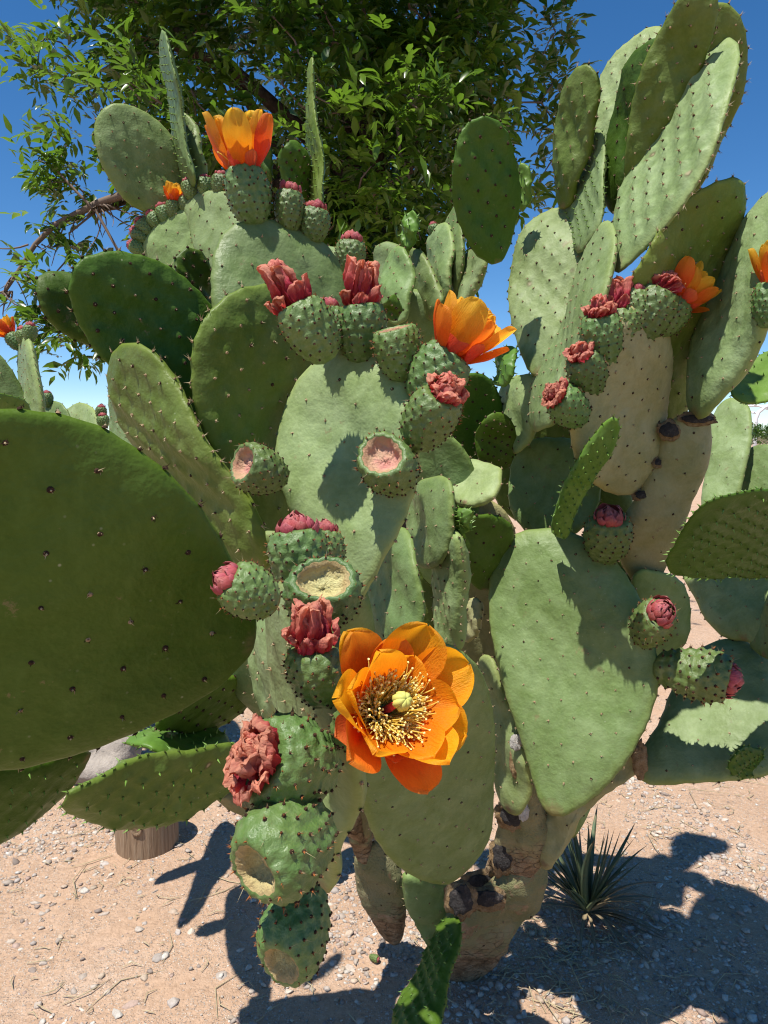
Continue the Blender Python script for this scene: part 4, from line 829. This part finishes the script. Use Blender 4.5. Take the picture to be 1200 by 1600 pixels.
def spray_leaves(rng, centres, outs, per, spread, Ls=(.045, .085)):
    B = []; D = []; N = []; L = []; T = []
    for c, o in zip(centres, outs):
        tint = rng.uniform(0.0, 1.0) ** 1.3
        for _ in range(per):
            p = c + rng.normal(0, spread, 3); d = o * .55 + rng.normal(0, .55, 3) + np.array([0, 0, .18]); d /= np.linalg.norm(d)
            up = np.array([0, 0, 1.0]) + rng.normal(0, .35, 3); s = np.cross(d, up); s /= np.linalg.norm(s) + 1e-9
            Lr = rng.uniform(.07, .14); k = rng.integers(2, 4)
            for i in range(k):
                q = p + d * Lr * (.25 + .75 * i / k)
                for sg in (-1, 1):
                    B.append(q); D.append(d * .75 + s * sg + rng.normal(0, .15, 3)); N.append(up + rng.normal(0, .25, 3)); L.append(rng.uniform(*Ls) * rng.choice([.6, .85, 1., 1.1])); T.append(np.clip(tint + rng.normal(0, .18), 0, 1))
            B.append(p + d * Lr); D.append(d + rng.normal(0, .15, 3)); N.append(up); L.append(rng.uniform(*Ls)); T.append(np.clip(tint + rng.normal(0, .15), 0, 1))
    L = np.array(L)
    return leaf_blades(np.array(B), np.array(D), np.array(N), L, L * rng.uniform(.30, .42, len(L)), np.array(T))

def make_tree():
    rng = np.random.default_rng(11)
    foot = np.array([0.05, 5.0, 0.0])
    tree = thing('ash_tree', foot, 'leafy green broadleaf tree rising against the sky behind the cactus', 'tree')
    off = foot
    cc = P(480, 110, 4.7) + np.array([0, 0, .85]); rad = np.array([1.56, 1.30, 2.6])
    # clumps of foliage: an uneven shell with gaps, plus an inner fill
    cl = []; 
    while len(cl) < 760:
        v = rng.normal(0, 1, 3); v /= np.linalg.norm(v); r = rng.uniform(.45, 1.0) ** .55
        k = 1 + .22 * mnoise.noise(Vector(v * 2.1)) 
        p = cc + v * rad * r * k; p[1] -= .16 * max(0, p[2] - 2.9)
        if p[2] < 1.35: continue
        q = p - CAMP; dd = q @ CAMF; xx = CX + F * (q @ CAMR) / dd; yy = CY - F * (q @ CAMU) / dd
        if xx < np.interp(yy, [-400, 0, 60, 130, 200, 300, 360, 460, 600], [95, 105, 110, 145, 170, 195, 240, 150, 150]) + 22 * math.sin(yy * .05): continue
        if xx > np.interp(yy, [-400, 0, 100, 300, 600], [840, 850, 865, 830, 800]) + 15 * math.sin(yy * .07): continue
        if mnoise.noise(Vector(p * 1.7) + Vector((4, 1, 7))) < -.04: continue
        cl.append(p)
    for _ in range(110):
        v = rng.normal(0, 1, 3); v /= np.linalg.norm(v); p = cc + v * rad * rng.uniform(.1, .75)
        if p[2] > 1.5: cl.append(p)
    # boughs that stand out at the sides
    for x, y, d in ((70, 60, 4.4), (60, 95, 4.4), (95, 130, 4.4), (90, 250, 4.3), (75, 285, 4.25), (105, 225, 4.35), (130, 300, 4.3), (90, 470, 4.2), (75, 440, 4.2), (110, 500, 4.2), (90, 525, 4.2), (60, 490, 4.2), (110, 385, 4.25), (150, 545, 4.2),
                    (500, 130, 3.5), (520, 165, 3.45), (470, 90, 3.5), (430, 30, 3.5), (190, 120, 3.6), (240, 160, 3.6), (650, 130, 3.6), (690, 190, 3.6), (640, 160, 3.6), (560, 300, 3.7), (610, 310, 3.7), (700, 160, 3.7), (860, 60, 4.6), (865, 130, 4.6), (870, 200, 4.6), (850, 270, 4.6), (855, 20, 4.6), (835, 310, 4.6), (845, 160, 4.5), (640, 270, 3.7), (580, 260, 3.6)):
        cl.append(P(x, y, d))
    cl = np.array(cl); outs = (cl - cc) / rad; outs /= np.linalg.norm(outs, axis=1, keepdims=True)
    V, Fc, T = spray_leaves(rng, cl - off, outs, 17, 0.105, (.062, .112))
    o = mobj('crown', fast_mesh('crown', V, Fc, [M['leaf']], T), tree); o['kind'] = 'stuff'
    # trunk and limbs
    mb = MB(); fork = np.array([0.0, 5.0, 1.9]) 
    tube(mb, [foot - off - np.array([0, 0, .1]), np.array([.02, .0, .8]), fork - off, np.array([-.12, .0, 2.9]), np.array([-.15, -.1, 3.9])], [.17, .145, .125, .09, .05], 14)
    mobj('trunk', mb.mesh('trunk', [M['bark']]), tree)
    limbs = [P(240, 5, 4.5), P(232, 60, 4.4), P(575, 60, 4.6), P(800, 150, 4.8), P(330, 200, 4.6), P(150, 330, 4.3), P(640, 240, 4.4), P(460, -60, 4.7)]
    for i, e in enumerate(limbs):
        mb = MB(); a = fork if i % 2 == 0 else np.array([-.1, 5.0, 2.7]); pts = []
        for k in range(7):
            t = k / 6; p = a * (1 - t) + e * t + np.array([0, 0, .25 * math.sin(t * math.pi)]) + (rng.normal(0, .03, 3) if 0 < k < 6 else 0); pts.append(p - off)
        tube(mb, pts, [.065 - .008 * k for k in range(7)], 8); mobj('branch', mb.mesh('branch', [M['bark']]), tree)
    mb = MB(); allp = [np.array(l) for l in limbs] + [fork, np.array([-.15, 4.9, 3.6]), np.array([-.1, 5., 2.8])]
    for c in sorted(cl, key=lambda q: min(np.linalg.norm(q - np.array(l)) for l in limbs)):
        q = np.array(allp); j = q[np.argmin(np.linalg.norm(q - c, axis=1) + .25 * np.maximum(0, q[:, 2] - c[2]))]; allp.append(c)
        mid = (j + c) / 2 + rng.normal(0, .03, 3); L_ = np.linalg.norm(j - c)
        tube(mb, [j - off, mid - off, c - off], [.004 + .012 * min(1, L_), .004 + .005 * min(1, L_), .003], 5, 0, False)
    o = mobj('twigs', mb.mesh('twigs', [M['twig']]), tree); o['kind'] = 'stuff'
    # the bare, drooping bough at the sky side
    mb = MB(); d = 4.2
    path = [(250, 290), (190, 305), (152, 318), (118, 335), (85, 352), (55, 382), (28, 425), (8, 455), (-20, 490)]
    tube(mb, [P(x, y, d + .02 * i) - off for i, (x, y) in enumerate(path)], [.026, .024, .022, .019, .017, .014, .012, .010, .007], 7)
    mobj('branch', mb.mesh('branch', [M['twig']]), tree)
    mb = MB()
    for k in range(34):
        i = rng.integers(1, 8); x, y = path[i]; x += rng.uniform(-12, 12); ang = rng.uniform(.2, 2.9); Lp = rng.uniform(30, 85); curl = rng.uniform(-1.6, 1.6); pts = []
        for q in range(7):
            pts.append(P(x, y, d + .02 * i + .03 * q * rng.normal()) - off); x += math.cos(ang) * Lp / 6 * rng.choice([1, 1]); y += math.sin(ang) * Lp / 6; ang += curl / 6
        tube(mb, pts, [.006 - .0007 * q for q in range(7)], 4, 0, False)
    for path2 in ([(130, 400), (112, 470), (95, 505), (60, 500), (45, 480)], [(150, 330), (200, 420), (215, 470), (190, 500)], [(470, 60), (440, 130), (470, 165), (500, 180), (535, 175)], [(620, 190), (625, 240), (640, 280)], [(150, 330), (120, 300), (85, 262), (60, 250)]):
        tube(mb, [P(x, y, 3.9 if path2[0][0] > 300 else 4.2) - off for x, y in path2], [.009, .008, .007, .005, .004][:len(path2)], 5, 0, False)
    o = mobj('bare_twigs', mb.mesh('bare_twigs', [M['twig']]), tree); o['kind'] = 'stuff'
make_tree()

# ------------------------------------------------------------------ wooden post, yucca, frame, hedge, boulder
def wood_mat():
    m = NB('weathered_post_wood')
    v = m.scalev((1, 1, 0.06)); g = m.noise(60, 5, 0.7, vec=v, dist=0.8)
    c = m.ramp(g, [(0.25, (0.10, 0.06, 0.035)), (0.45, (0.25, 0.165, 0.10)), (0.65, (0.36, 0.26, 0.17)), (0.8, (0.42, 0.33, 0.24))])
    ck = m.ramp(m.noise(26, 3, 0.6, vec=m.scalev((1, 1, 0.03))), [(0.34, 1.0), (0.38, 0.0)])
    c = m.mix(m.math('MULTIPLY', ck, .8), c, (0.05, 0.03, 0.02))
    return m.fin(c, 0.85, 0.2, m.bump(m.math('SUBTRACT', g, ck), 0.8, 0.008))
M['wood'] = wood_mat()
def make_post():
    base = G(230, 1318); base[2] = 0; r, h = 0.098, 0.20
    t = thing('wooden_post', base, 'short round weathered log post half hidden under the low cactus pads', 'post')
    rng = np.random.default_rng(3); NA, NZ = 64, 14; V = []
    for k in range(NZ + 1):
        z = -0.03 + (h + 0.03) * k / NZ
        for j in range(NA):
            a = 2 * math.pi * j / NA; rr = r * (1 + .02 * math.sin(3 * a + 1) + .012 * mnoise.noise(Vector((math.cos(a) * 6, math.sin(a) * 6, z * 2))))
            V.append((rr * math.cos(a), rr * math.sin(a), z))
    for rr in (.92, .45): V += [(r * rr * math.cos(2 * math.pi * j / NA), r * rr * math.sin(2 * math.pi * j / NA), h + .006) for j in range(NA)]
    V.append((0, 0, h + .006)); K = NZ + 3
    fs = [(k * NA + j, k * NA + (j + 1) % NA, (k + 1) * NA + (j + 1) % NA, (k + 1) * NA + j) for k in range(K - 1) for j in range(NA)]
    fs += [((K - 1) * NA + j, (K - 1) * NA + (j + 1) % NA, K * NA) for j in range(NA)]
    mobj('log', mk('log', V, fs, M['wood']), t)
    mb = MB(); n = cdir((0.02, 0.0, 1)); n[2] = 0; n /= np.linalg.norm(n); p = n * r * .985 + np.array([0, 0, .105])
    a, b, n = frame(n)
    for k, (rr, dz) in enumerate(((.024, 0.0), (.019, .007), (.012, .006), (.005, .002))):
        pass
    ring = [(.026, -.004), (.021, .006), (.015, .007), (.011, .001), (.0, .002)]
    vs = [p + (a * math.cos(t_) * rr * .85 + b * math.sin(t_) * rr * 1.2) + n * dz for rr, dz in ring for t_ in np.linspace(0, 2 * math.pi, 16, endpoint=False)]
    mb.add(vs, [(k * 16 + j, k * 16 + (j + 1) % 16, (k + 1) * 16 + (j + 1) % 16, (k + 1) * 16 + j) for k in range(4) for j in range(16)])
    mobj('knot', mb.mesh('knot', [M['wood']]), t)
make_post()

def yucca_mat(name, a, b, dry):
    m = NB(name); t = m.attr('t')
    c = m.ramp(t, [(0.0, (0.40, 0.33, 0.20)), (0.12, a), (0.8, b), (1.0, dry)])
    c = m.mix(m.math('MULTIPLY', m.ramp(m.noise(60, 4), [(0.5, 0.0), (0.75, 1.0)]), .4), c, dry)
    return m.fin(c, 0.6, 0.3)
M['yucca'] = yucca_mat('yucca_blade', (0.13, 0.165, 0.085), (0.085, 0.125, 0.065), (0.26, 0.18, 0.10))
M['straw'] = yucca_mat('dry_blade', (0.30, 0.235, 0.14), (0.26, 0.20, 0.12), (0.18, 0.13, 0.08))
def blade(L, W, p0, p1, mat, seed, nt=9, base_r=.012):
    rng = np.random.default_rng(seed); V = []; T = []; r, z = base_r, .015; sway = rng.normal(0, .12)
    for i in range(nt + 1):
        t = i / nt; phi = math.radians(p0 + (p1 - p0) * t ** 1.4)
        if i: r += math.sin(phi) * L / nt; z += math.cos(phi) * L / nt
        w_ = W / 2 * (1 - .55 * t) * (1 - t ** 6) + .0006; nx, nz = -math.cos(phi), math.sin(phi); y = sway * L * t * t
        zz = max(z, .006)
        for s, e in ((-1, .35), (0, -.1), (1, .35)):
            V.append((r + nx * e * w_, y + s * w_, max(zz + nz * e * w_, .004))); T.append(t)
        V.append((r - nx * .004 * (1 - t), y, max(zz - nz * .004 * (1 - t) - .001, .002))); T.append(t)
    fs = []
    for i in range(nt):
        a, b = i * 4, i * 4 + 4
        fs += [(a, a + 1, b + 1, b), (a + 1, a + 2, b + 2, b + 1), (a + 2, a + 3, b + 3, b + 2), (a + 3, a, b, b + 3)]
    return mk('leaf', V, fs, M[mat], True, None, {'t': T})
def make_yucca():
    base = G(918, 1432); base[2] = gz(base[0], base[1])
    t = thing('yucca', base, 'small spiky yucca with dry straw blades growing beside the cactus trunk', 'plant')
    rng = np.random.default_rng(5)
    me = [blade(rng.uniform(.25, .36), rng.uniform(.022, .034), p0, p0 + rng.uniform(-4, 30), 'yucca', i) for i, p0 in enumerate((4, 9, 15, 22, 28, 34, 40, 46))]
    for i in range(34):
        o = mobj('leaf', me[int(rng.integers(0, 8))], t); o.rotation_euler = (rng.normal(0, .06), rng.normal(0, .06), rng.uniform(0, 6.28)); s = rng.uniform(.55, .86); o.scale = (s, s, s)
    dry = [blade(rng.uniform(.2, .42), rng.uniform(.010, .018), p0, p0 + 35, 'straw', 60 + i) for i, p0 in enumerate((38, 52, 64, 76, 84))]
    for i in range(34):
        o = mobj('dry_leaf', dry[int(rng.integers(0, 5))], t); o.scale = (.8, .8, .8); o.rotation_euler = (rng.normal(0, .04), rng.normal(0, .04), rng.uniform(0, 6.28) if i < 18 else rng.normal(-.95, .45))
make_yucca()

M['white_pipe'] = NB('white_painted_pipe').fin((0.80, 0.80, 0.79), 0.4, 0.5)
def make_frame():
    base = G(1200, 765); base[2] = 0
    t = thing('pipe_frame', base, 'white painted metal pipe frame standing behind the cactus by the hedge', 'pipe frame')
    y = base[1]; k = y / F
    def at(px, py, dy=0.0): p = P(px, py, y + dy); return p - base
    mb = MB(); g0 = at(1177, 640); x0 = g0[0]
    tube(mb, [np.array([x0, 0, -.05]), np.array([x0, 0, g0[2] - .5]), np.array([x0, 0, g0[2] - .25]), np.array([x0 + .06, 0, g0[2] - .08]), np.array([x0 + .22, 0, g0[2] + .06]), np.array([x0 + 1.8, 0, g0[2] + .55])], [.05] * 6, 12); mobj('post', mb.mesh('post', [M['white_pipe']]), t)
    for (dx, h0, h1, dy0, dy1) in ((1.9, -.05, .55, .0, .0), (0, -.05, .1, 1.6, 1.6), (1.9, -.05, .55, 1.6, 1.6)):
        mb = MB(); tube(mb, [np.array([x0 + dx, dy0, -.05]), np.array([x0 + dx, dy1, g0[2] + h1])], [.05, .05], 12); mobj('post', mb.mesh('post', [M['white_pipe']]), t)
    for a, b in (((-.45, .3, .10), (2.2, .3, .10)), ((-.35, 0, .22), (1.9, 0, -.52)), ((0, 0, -.1), (0, 1.6, .1)), ((1.9, 0, .52), (1.9, 1.6, .52)), ((0, 1.6, .08), (1.9, 1.6, .53)), ((0, 0, -.62), (1.9, 0, -.62))):
        mb = MB(); tube(mb, [np.array([x0 + a[0], a[1], g0[2] + a[2]]), np.array([x0 + b[0], b[1], g0[2] + b[2]])], [.028, .028], 10); mobj('rail', mb.mesh('rail', [M['white_pipe']]), t)
make_frame()

M['hedge'] = leaf_mat('hedge_leaf', (0.025, 0.06, 0.015), (0.055, 0.11, 0.022), 0.3)
def make_hedge():
    rng = np.random.default_rng(21); base = np.array([9.5, 15.5, 0.0])
    t = thing('hedge', base, 'clipped dark green hedge far behind the white pipe frame', 'hedge')
    cs = []; outs = []
    for i in range(900):
        x = rng.uniform(-2.3, 2.3); u = rng.uniform(0, math.pi); p = np.array([x, -.6 * math.cos(u), .1 + 1.35 * rng.uniform(.05, 1) if abs(math.cos(u)) > .6 else 1.3 + .15 * math.sin(u)]); cs.append(p); outs.append(np.array([0, -math.cos(u), math.sin(u)]) + rng.normal(0, .3, 3))
    V, Fc, T = spray_leaves(rng, np.array(cs), np.array(outs), 4, .06, (.05, .09))
    o = mobj('foliage', fast_mesh('foliage', V, Fc, [M['hedge']], T), t); o['kind'] = 'stuff'
    mb = MB()
    for x in np.linspace(-2.1, 2.1, 8): tube(mb, [(x, 0, -.05), (x + .05, .05, .6), (x - .1, 0, 1.2)], [.04, .03, .015], 6)
    tube(mb, [(-2.2, 0, .7), (2.2, 0, .7)], [.45, .45], 10)
    mobj('stems', mb.mesh('stems', [M['twig']]), t)
make_hedge()

# ------------------------------------------------------------------ stones
def stone_mat():
    m = NB('gravel_stone'); at = m.n('ShaderNodeAttribute', attribute_name='col').outputs['Color']
    c = m.mix(m.ramp(m.noise(120, 4, 0.7), [(0.35, 0.5), (0.65, 0.0)]), at, (0.20, 0.15, 0.11))
    return m.fin(c, 0.85, 0.2, m.bump(m.noise(180, 4, 0.7), 0.4, 0.003))
M['stone'] = stone_mat()
PAL = np.array([(0.54, 0.47, 0.40), (0.46, 0.39, 0.33), (0.58, 0.49, 0.40), (0.42, 0.36, 0.31), (0.27, 0.22, 0.19), (0.40, 0.29, 0.24), (0.58, 0.54, 0.48), (0.46, 0.37, 0.28), (0.45, 0.40, 0.36), (0.54, 0.42, 0.32)])
PH = (1 + 5 ** .5) / 2
ICO = np.array([(-1, PH, 0), (1, PH, 0), (-1, -PH, 0), (1, -PH, 0), (0, -1, PH), (0, 1, PH), (0, -1, -PH), (0, 1, -PH), (PH, 0, -1), (PH, 0, 1), (-PH, 0, -1), (-PH, 0, 1)]) / math.sqrt(1 + PH * PH)
ICOF = np.array([(0, 11, 5), (0, 5, 1), (0, 1, 7), (0, 7, 10), (0, 10, 11), (1, 5, 9), (5, 11, 4), (11, 10, 2), (10, 7, 6), (7, 1, 8), (3, 9, 4), (3, 4, 2), (3, 2, 6), (3, 6, 8), (3, 8, 9), (4, 9, 5), (2, 4, 11), (6, 2, 10), (8, 6, 7), (9, 8, 1)])
def stones(rng, xy, size):
    k = len(xy); V = ICO[None] * (1 + rng.normal(0, .24, (k, 12, 1))); V = V * (size[:, None, None] * np.stack([rng.uniform(.7, 1.3, k), rng.uniform(.55, 1.0, k), rng.uniform(.32, .62, k)], 1)[:, None, :])
    a = rng.uniform(0, 6.28, k); c, s = np.cos(a)[:, None], np.sin(a)[:, None]; b = rng.normal(0, .3, k); cb, sb = np.cos(b)[:, None], np.sin(b)[:, None]
    x, y, z = V[..., 0], V[..., 1], V[..., 2]; x, z = x * cb - z * sb, x * sb + z * cb; x, y = x * c - y * s, x * s + y * c
    zz = np.array([gz(*p) for p in xy]) + size * rng.uniform(-.22, .26, k)
    V = np.stack([x + xy[:, :1], y + xy[:, 1:2], z + zz[:, None]], -1)
    col = PAL[rng.integers(0, len(PAL), k)] * rng.uniform(.8, 1.15, (k, 1))
    return V.reshape(-1, 3), (ICOF[None] + 12 * np.arange(k)[:, None, None]).reshape(-1, 3), np.repeat(col, 12, axis=0)
def make_gravel():
    rng = np.random.default_rng(33); xy = []; sz = []
    while len(xy) < 38000:
        p = np.array([rng.uniform(-1.7, 1.9), rng.uniform(1.3, 4.6)])
        if rng.random() > min(1, (2.2 / p[1]) ** 1.5): continue
        d = mnoise.noise(Vector((p[0] * 2.6, p[1] * 2.6, 9.2))) + .5 * mnoise.noise(Vector((p[0] * 8, p[1] * 8, 2.2)))
        if rng.random() > np.clip(.42 + d * 1.9, .10, 1): continue
        xy.append(p); sz.append(min(.014, .0020 + rng.exponential(.0027)))
    V, Fc, col = stones(rng, np.array(xy), np.array(sz))
    o = mobj('gravel', fast_mesh('gravel', V, Fc, [M['stone']], None, False, col))
    tag(o, 'loose pale and grey gravel scattered over the sandy ground', 'gravel', None, 'stuff')
    big = [(163, 1430), (173, 1368), (95, 1468), (153, 1425), (204, 1435), (217, 1455), (50, 1518), (68, 1507), (128, 1527), (183, 1585), (206, 1570), (345, 1526), (268, 1568), (279, 1462), (297, 1460), (163, 1350), (75, 1352), (25, 1350), (133, 1395), (66, 1428), (242, 1395), (246, 1500), (60, 1570), (225, 1530), (548, 1512), (450, 1548),
           (1048, 1435), (1015, 1450), (1115, 1440), (1055, 1390), (1030, 1390), (1165, 1460), (1105, 1260), (1185, 1250), (1130, 1285), (1035, 1248), (1068, 1235), (1145, 1300), (935, 1552), (1080, 1560), (1118, 1475), (1175, 1395), (1080, 1535), (1000, 1560), (960, 1500)]
    for i, (x, y) in enumerate(big):
        g = G(x, y); s = np.array([rng.uniform(.011, .019)])
        V, Fc, col = stones(rng, np.array([g[:2]]), s); c = V.mean(axis=0)
        o = mobj('stone', fast_mesh('stone', V - c, Fc, [M['stone']], None, False, col), None, tuple(c))
        bv = o.modifiers.new('round', 'BEVEL'); bv.width = .0009; bv.segments = 1; bv.limit_method = 'NONE'
        lum = float(col[0].mean()); hue = 'pale cream' if lum > .44 else ('brownish' if lum > .32 and col[0][0] > col[0][2] * 1.3 else ('mid grey' if lum > .3 else 'dark grey'))
        spot = ('sunny sand in front of the wooden post' if x < 420 else ('ground beside the cactus trunk' if x < 700 else ('sunny sand behind the yucca' if y < 1310 else 'ground in the cactus shadow beside the yucca')))
        tag(o, f'{hue} stone on the {spot}', 'stone', f'{hue} stones on the {spot}')
make_gravel()

def make_litter():
    rng = np.random.default_rng(44); mb = MB()
    for i in range(900):
        if i < 300: g = G(rng.normal(900, 70), rng.normal(1490, 70))
        else: g = np.array([rng.uniform(-1.3, 1.5), rng.uniform(1.5, 3.2), 0])
        if g[1] < 1.2 or g[1] > 4: continue
        a = rng.uniform(0, 6.28); L = rng.uniform(.015, .06) if rng.random() < .9 else rng.uniform(.1, .2); d = np.array([math.cos(a), math.sin(a), 0])
        z = gz(g[0], g[1]) + .004; p = np.array([g[0], g[1], z]); s = np.array([-d[1], d[0], 0]) * rng.normal(0, .2) * L
        tube(mb, [p, p + d * L * .5 + s + np.array([0, 0, rng.uniform(0, .008)]), p + d * L], [.0008, .0016, .0005], 4, 0, False)
    o = mobj('dry_litter', mb.mesh('dry_litter', [M['straw']])); tag(o, 'dry straw bits and leaf litter scattered on the ground by the yucca', 'plant litter', None, 'stuff')
make_litter()

# a fallen bud and the boulder behind the low pads
def make_boulder():
    base = G(158, 1205); base[2] = 0; V = []; NA, NR = 40, 24
    for k in range(NR + 1):
        ph = math.pi * k / NR
        for j in range(NA):
            a = 2 * math.pi * j / NA; v = Vector((math.sin(ph) * math.cos(a), math.sin(ph) * math.sin(a), math.cos(ph)))
            s = 1 + .28 * mnoise.noise(v * 1.6 + Vector((3, 8, 1))) + .10 * mnoise.noise(v * 4.5); V.append((v.x * .17 * s, v.y * .14 * s, v.z * .12 * s + .05))
    fs = [(k * NA + j, (k + 1) * NA + j, (k + 1) * NA + (j + 1) % NA, k * NA + (j + 1) % NA) for k in range(NR) for j in range(NA)]
    m = NB('boulder_rock'); c = m.ramp(m.noise(9, 6, .7), [(.3, (.22, .19, .16)), (.6, (.38, .33, .28)), (.8, (.46, .41, .36))])
    o = mobj('boulder', mk('boulder', V, fs, m.fin(c, .9, .2, m.bump(m.noise(20, 6, .7), .7, .02))), None, tuple(base))
    tag(o, 'rough grey boulder on the ground behind the low green pads', 'boulder')
make_boulder()
def make_fallen():
    g = G(578, 1497); t = mobj('fallen_bud', fruit_body('slim')[0][0], None, (g[0], g[1], gz(g[0], g[1]) + .008)); t.scale = (.028,) * 3; t.rotation_euler = (1.4, .2, .8)
    a = mobj('areoles', fruit_body('slim')[0][1], t); a['kind'] = 'stuff'
    petals(t, 'youngbud', BUD, .9, 777); tag(t, 'tiny fallen pink flower bud lying on the sandy ground', 'flower bud')
make_fallen()

# ------------------------------------------------------------------ low hills on the horizon
def make_hills():
    rng = np.random.default_rng(8); V = []; n = 160
    m = NB('scrub_hills'); c = m.ramp(m.noise(.03, 5, .65), [(.35, (.07, .08, .04)), (.6, (.16, .12, .08))]); mat = m.fin(c, .95, .1)
    for i in range(n + 1):
        a = math.radians(-75 + 150 * i / n); h = 5.5 + 4.5 * mnoise.noise(Vector((i * .09, 2, 1))) + 1.6 * mnoise.noise(Vector((i * .5, 5, 1)))
        for r, z in ((420, -1), (440, h * .7), (470, h), (520, h * .6), (560, -1)): V.append((r * math.sin(a), r * math.cos(a), z))
    fs = [(i * 5 + k, (i + 1) * 5 + k, (i + 1) * 5 + k + 1, i * 5 + k + 1) for i in range(n) for k in range(4)]
    o = mobj('hills', mk('hills', V, fs, mat)); o['kind'] = 'structure'
make_hills()
